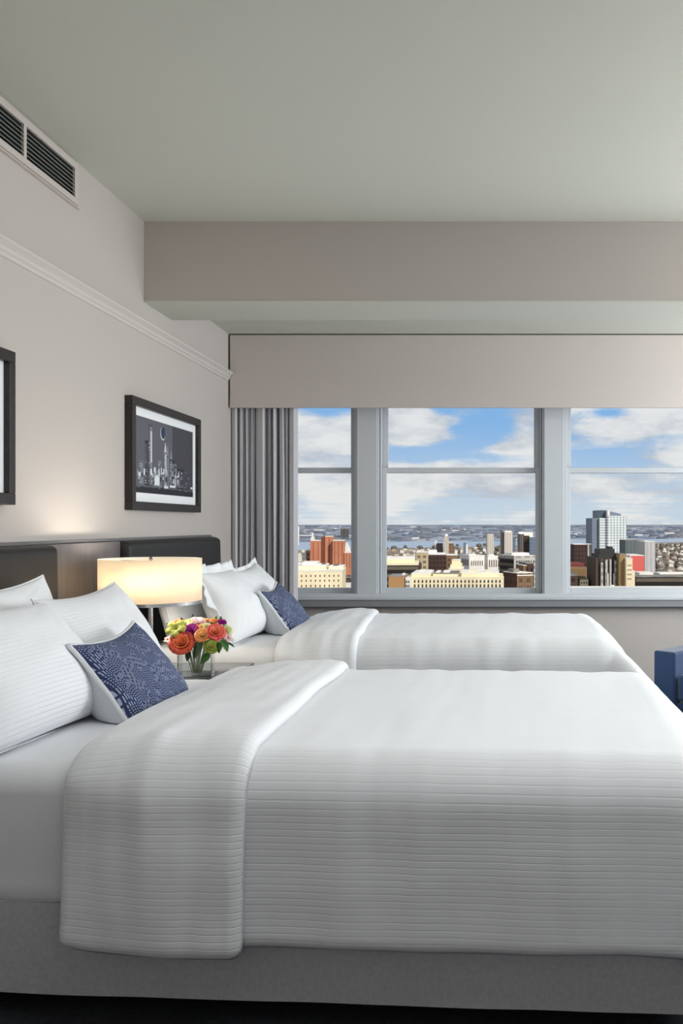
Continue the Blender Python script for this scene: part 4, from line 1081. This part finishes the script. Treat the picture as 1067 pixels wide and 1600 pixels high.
for q in range(520):
    y = VY + 3 + 25*rs.random()**1.3; Y = 101.2*F/(y-VY); x = rs.uniform(440, 1090); X = px(x, Y)
    bank = 5000 + max(0, X+1100)*0.35
    if Y < bank+150: continue
    wd = rs.uniform(4, 26)*Y/F/2; h = rs.uniform(6, 13) + 0.0006*Y; d_ = wd*0.5
    wm.cm = rs.choice((0, 0, 1, 2))
    n_ = 10
    ring = [(X+wd*math.cos(2*PI*a/n_), Y+d_*math.sin(2*PI*a/n_), GZ) for a in range(n_)]
    ring2 = [(X+wd*0.85*math.cos(2*PI*a/n_), Y+d_*0.85*math.sin(2*PI*a/n_), GZ+h*rs.uniform(0.6, 1.0)) for a in range(n_)]
    wm.add(ring+ring2, [tuple(range(n_, 2*n_))]+[(a, (a+1) % n_, n_+(a+1) % n_, n_+a) for a in range(n_)])
o = wm.build('riverside_woods', [mat('hazed_woods_a', (104, 108, 116), 1.0, spec=0), mat('hazed_woods_b', (122, 122, 126), 1.0, spec=0), mat('hazed_woods_c', (92, 100, 112), 1.0, spec=0)])  # haze over the woods put into their base colours
tag(o, 'bands of leafless woods tinted haze-grey on the far side of the river', 'woods', kind='stuff')

# dense low-rise quarters: one house each
house_w = [mat('house_%d' % i, c, 0.95, spec=0.05) for i, c in enumerate(((196, 176, 150), (168, 140, 118), (214, 204, 186), (150, 126, 110), (226, 218, 206), (132, 110, 98)))]
house_r = [mat('houseroof_%d' % i, c, 0.95, spec=0.05) for i, c in enumerate(((222, 216, 206), (150, 142, 134), (110, 104, 100), (190, 180, 168)))]
house_me = []
for i in range(12):
    L_, D_, H_ = rng.uniform(9, 15), rng.uniform(8, 11), rng.uniform(6.5, 11)
    mb = MB().box(-L_/2, L_/2, -D_/2, D_/2, 0, H_-0.6); mb.cm = 1
    if i % 3 == 0: mb.prism([(-D_/2, H_-0.6), (D_/2, H_-0.6), (0, H_+2.4)], 'x', -L_/2, L_/2)
    else:
        mb.box(-L_/2-0.3, L_/2+0.3, -D_/2-0.3, D_/2+0.3, H_-0.6, H_); mb.cm = 0; mb.box(-L_/4, -L_/4+2.4, -1.2, 1.2, H_, H_+2)
    o = mb.build('row_house', [house_w[i % 6], house_r[i % 4]]); house_me.append(o.data); bpy.data.objects.remove(o)
def quarter(rows, x0, x1, Y0, Y1, step, label, group, seed):
    """streets of separate houses, at least 16 m apart along the street"""
    r = random.Random(seed)
    for i in range(rows):
        Y = 1/(1/Y0 + (1/Y1-1/Y0)*((i+0.5)/rows)); X0, X1 = px(x0, Y), px(x1, Y)
        n_ = max(1, int((X1-X0)/step))
        for j in range(n_):
            X = X0 + (X1-X0)*(j+0.5)/n_ + (step-16)*0.5*r.uniform(-.9, .9)
            o = bpy.data.objects.new('row_house', r.choice(house_me)); COL.objects.link(o)
            o.location = (X, Y+r.uniform(-3, 3), GZ); o.rotation_euler = (0, 0, R(r.choice((6, 96)) + r.uniform(-2, 2)))
            tag(o, label, 'house', group)
quarter(9, 603, 672, 2250, 3450, 20, 'small brick or pale house in the low-rise quarter left in the middle window', 'houses in the low-rise quarter, middle window', 1)
quarter(6, 462, 486, 2000, 3400, 18, 'small pale house in the low-rise quarter left of the orange brick complex', 'houses in the low-rise quarter, left window', 2)
quarter(22, 1024, 1070, 1780, 4350, 19, 'small pale house in the wide low-rise quarter right of the white finned slab', 'houses in the low-rise quarter, right window', 3)
quarter(5, 705, 812, 2700, 3700, 26, 'small pale house on the near river bank, right half of the middle window', 'houses along the near river bank, middle window', 4)
quarter(4, 890, 900, 2400, 3900, 18, 'small pale house behind the dark brown block, right window', 'houses behind the dark brown block', 5)
# bare winter trees between the houses
tm = MB(); r_ = random.Random(5)
for q in range(300):
    x = r_.choice((r_.uniform(600, 838), r_.uniform(1020, 1075), r_.uniform(885, 930))); Y = r_.uniform(1300, 4200)
    s_ = r_.uniform(6, 15)*(1.6 if Y > 5000 else 1); X = px(x, Y)
    M_ = Matrix.Translation((X, Y, GZ)) @ Matrix.Scale(s_, 4)
    tm.lathe([(0.55, 0), (1.0, 0.35), (0.8, 0.8), (0.0, 1.1)], 6, M_)
o = tm.build('bare_trees', mat('bare_trees', (116, 106, 98), 1.0, spec=0.0, var=(0.05, (94, 92, 82))))
tag(o, 'dark bare winter trees scattered between the far houses', 'trees', kind='stuff')

# ------------------------------------------------------------------ light
def area(name, loc, rot, sx, sy, watts, col=(1, 1, 1)):
    l = bpy.data.lights.new(name, 'AREA'); l.shape = 'RECTANGLE'; l.size = sx; l.size_y = sy
    l.energy = watts; l.color = col
    o = bpy.data.objects.new(name, l); COL.objects.link(o); o.location = loc; o.rotation_euler = rot
    return o
# fill lights added out of view to brighten the room; no real fittings
area('overhead_fill', (0.7, 1.75, 2.74), (0, 0, 0), 2.4, 1.3, 26, (0.96, 0.98, 1.0))  # added overhead fill above the frame
area('right_fill', (3.3, 4.6, 1.65), (0, R(90), 0), 1.3, 2.6, 125, (0.92, 0.97, 1.0))  # added fill from the right wall, which has no window
area('camera_fill', (0.6, -1.5, 1.6), (R(90), 0, 0), 3.6, 2.0, 12.5, (0.97, 0.99, 1.0))  # added fill from behind the camera
area('ceiling_fill', (2.6, 2.6, 1.75), (R(180), 0, 0), 0.5, 0.5, 30, (1.0, 0.98, 0.95))  # added upward fill for the ceiling; no lamp stands here
area('soffit_fill', (3.25, 5.4, 1.0), (0, R(135), 0), 0.8, 1.2, 17, (0.96, 0.98, 1.0))  # added fill that lifts the beam soffit and recess
sun = bpy.data.lights.new('sun', 'SUN'); sun.energy = 3.4; sun.angle = R(0.6); sun.color = (1.0, 0.96, 0.90)
so = bpy.data.objects.new('sun', sun); COL.objects.link(so)
so.rotation_euler = Vector((-0.55, 0.72, -0.55)).to_track_quat('-Z', 'Y').to_euler()

# ------------------------------------------------------------------ sky with broken cloud
w = bpy.data.worlds.new('sky'); scn.world = w; w.use_nodes = True
k = NT(w.node_tree); bg = k.n['Background']
tc = k.new('ShaderNodeTexCoord'); g = k.sep(tc.outputs['Generated'])
el = k.m('MAXIMUM', g[2], 0.0)
den = k.m('ADD', el, 0.035)
pv = k.comb(k.m('DIVIDE', g[0], den), k.m('DIVIDE', g[1], den), 0.0)
n1 = k.noise(pv, 0.62, 7, 0.55)
pv2 = k.comb(k.m('MULTIPLY', g[0], 6.0), k.m('MULTIPLY', g[1], 2.0), k.m('MULTIPLY', g[2], 17.0))
n2 = k.noise(pv2, 1.3, 7, 0.6)
cl = k.m('ADD', k.m('MULTIPLY', n1, 0.45), k.m('MULTIPLY', n2, 0.75))
# clear gaps in the cloud, given as directions (tangent of azimuth, tangent of elevation, widths)
ty = k.m('MAXIMUM', g[1], 0.05)
tx, tz = k.m('DIVIDE', g[0], ty), k.m('DIVIDE', g[2], ty)
gap = 0.0
for (gx, gz, wx, wz, s_) in ((-0.175, 0.130, 0.035, 0.012, 0.24), (-0.050, 0.130, 0.020, 0.012, 0.22), (-0.012, 0.100, 0.045, 0.022, 0.22), (-0.085, 0.078, 0.050, 0.009, 0.26),
                             (0.020, 0.072, 0.04, 0.010, 0.10), (0.125, 0.072, 0.04, 0.016, 0.24), (0.135, 0.125, 0.020, 0.010, 0.18), (0.20, 0.10, 0.025, 0.015, 0.10), (0.03, 0.015, 0.5, 0.016, 0.12),
                             (-0.075, 0.108, 0.035, 0.018, -0.20), (-0.185, 0.100, 0.045, 0.016, -0.16), (0.17, 0.108, 0.04, 0.014, -0.16), (0.022, 0.085, 0.024, 0.007, -0.26), (0.02, 0.042, 0.07, 0.010, -0.16), (-0.05, 0.115, 0.03, 0.012, -0.10), (0.04, 0.11, 0.016, 0.02, -0.10), (0.0, 0.050, 0.4, 0.010, -0.05)):
    ex = k.m('POWER', k.m('DIVIDE', k.m('SUBTRACT', tx, gx), wx), 2.0)
    ez = k.m('POWER', k.m('DIVIDE', k.m('SUBTRACT', tz, gz), wz), 2.0)
    gap = k.m('ADD', k.m('MULTIPLY', k.m('EXPONENT', k.m('MULTIPLY', k.m('ADD', ex, ez), -1.0)), -s_), gap)
cl = k.m('ADD', cl, gap)
cov = k.ramp(cl, 0.44, 0.64)
zr = k.ramp(tz, 0.0, 0.13)
blue = k.mix(zr, lin((200, 215, 228)), lin((132, 181, 230)))
body = k.ramp(n2, 0.36, 0.60)
cloud = k.mix(body, lin((186, 192, 202)), lin((236, 236, 234)))
sky = k.mix(k.m('MULTIPLY', cov, 0.93), blue, cloud)
k.l.new(sky, bg.inputs[0]); bg.inputs[1].default_value = 1.0

# ------------------------------------------------------------------ view
scn.view_settings.view_transform = 'Standard'; scn.view_settings.look = 'None'
scn.view_settings.exposure = 0.0; scn.view_settings.gamma = 1.0; scn.view_settings.use_curve_mapping = False
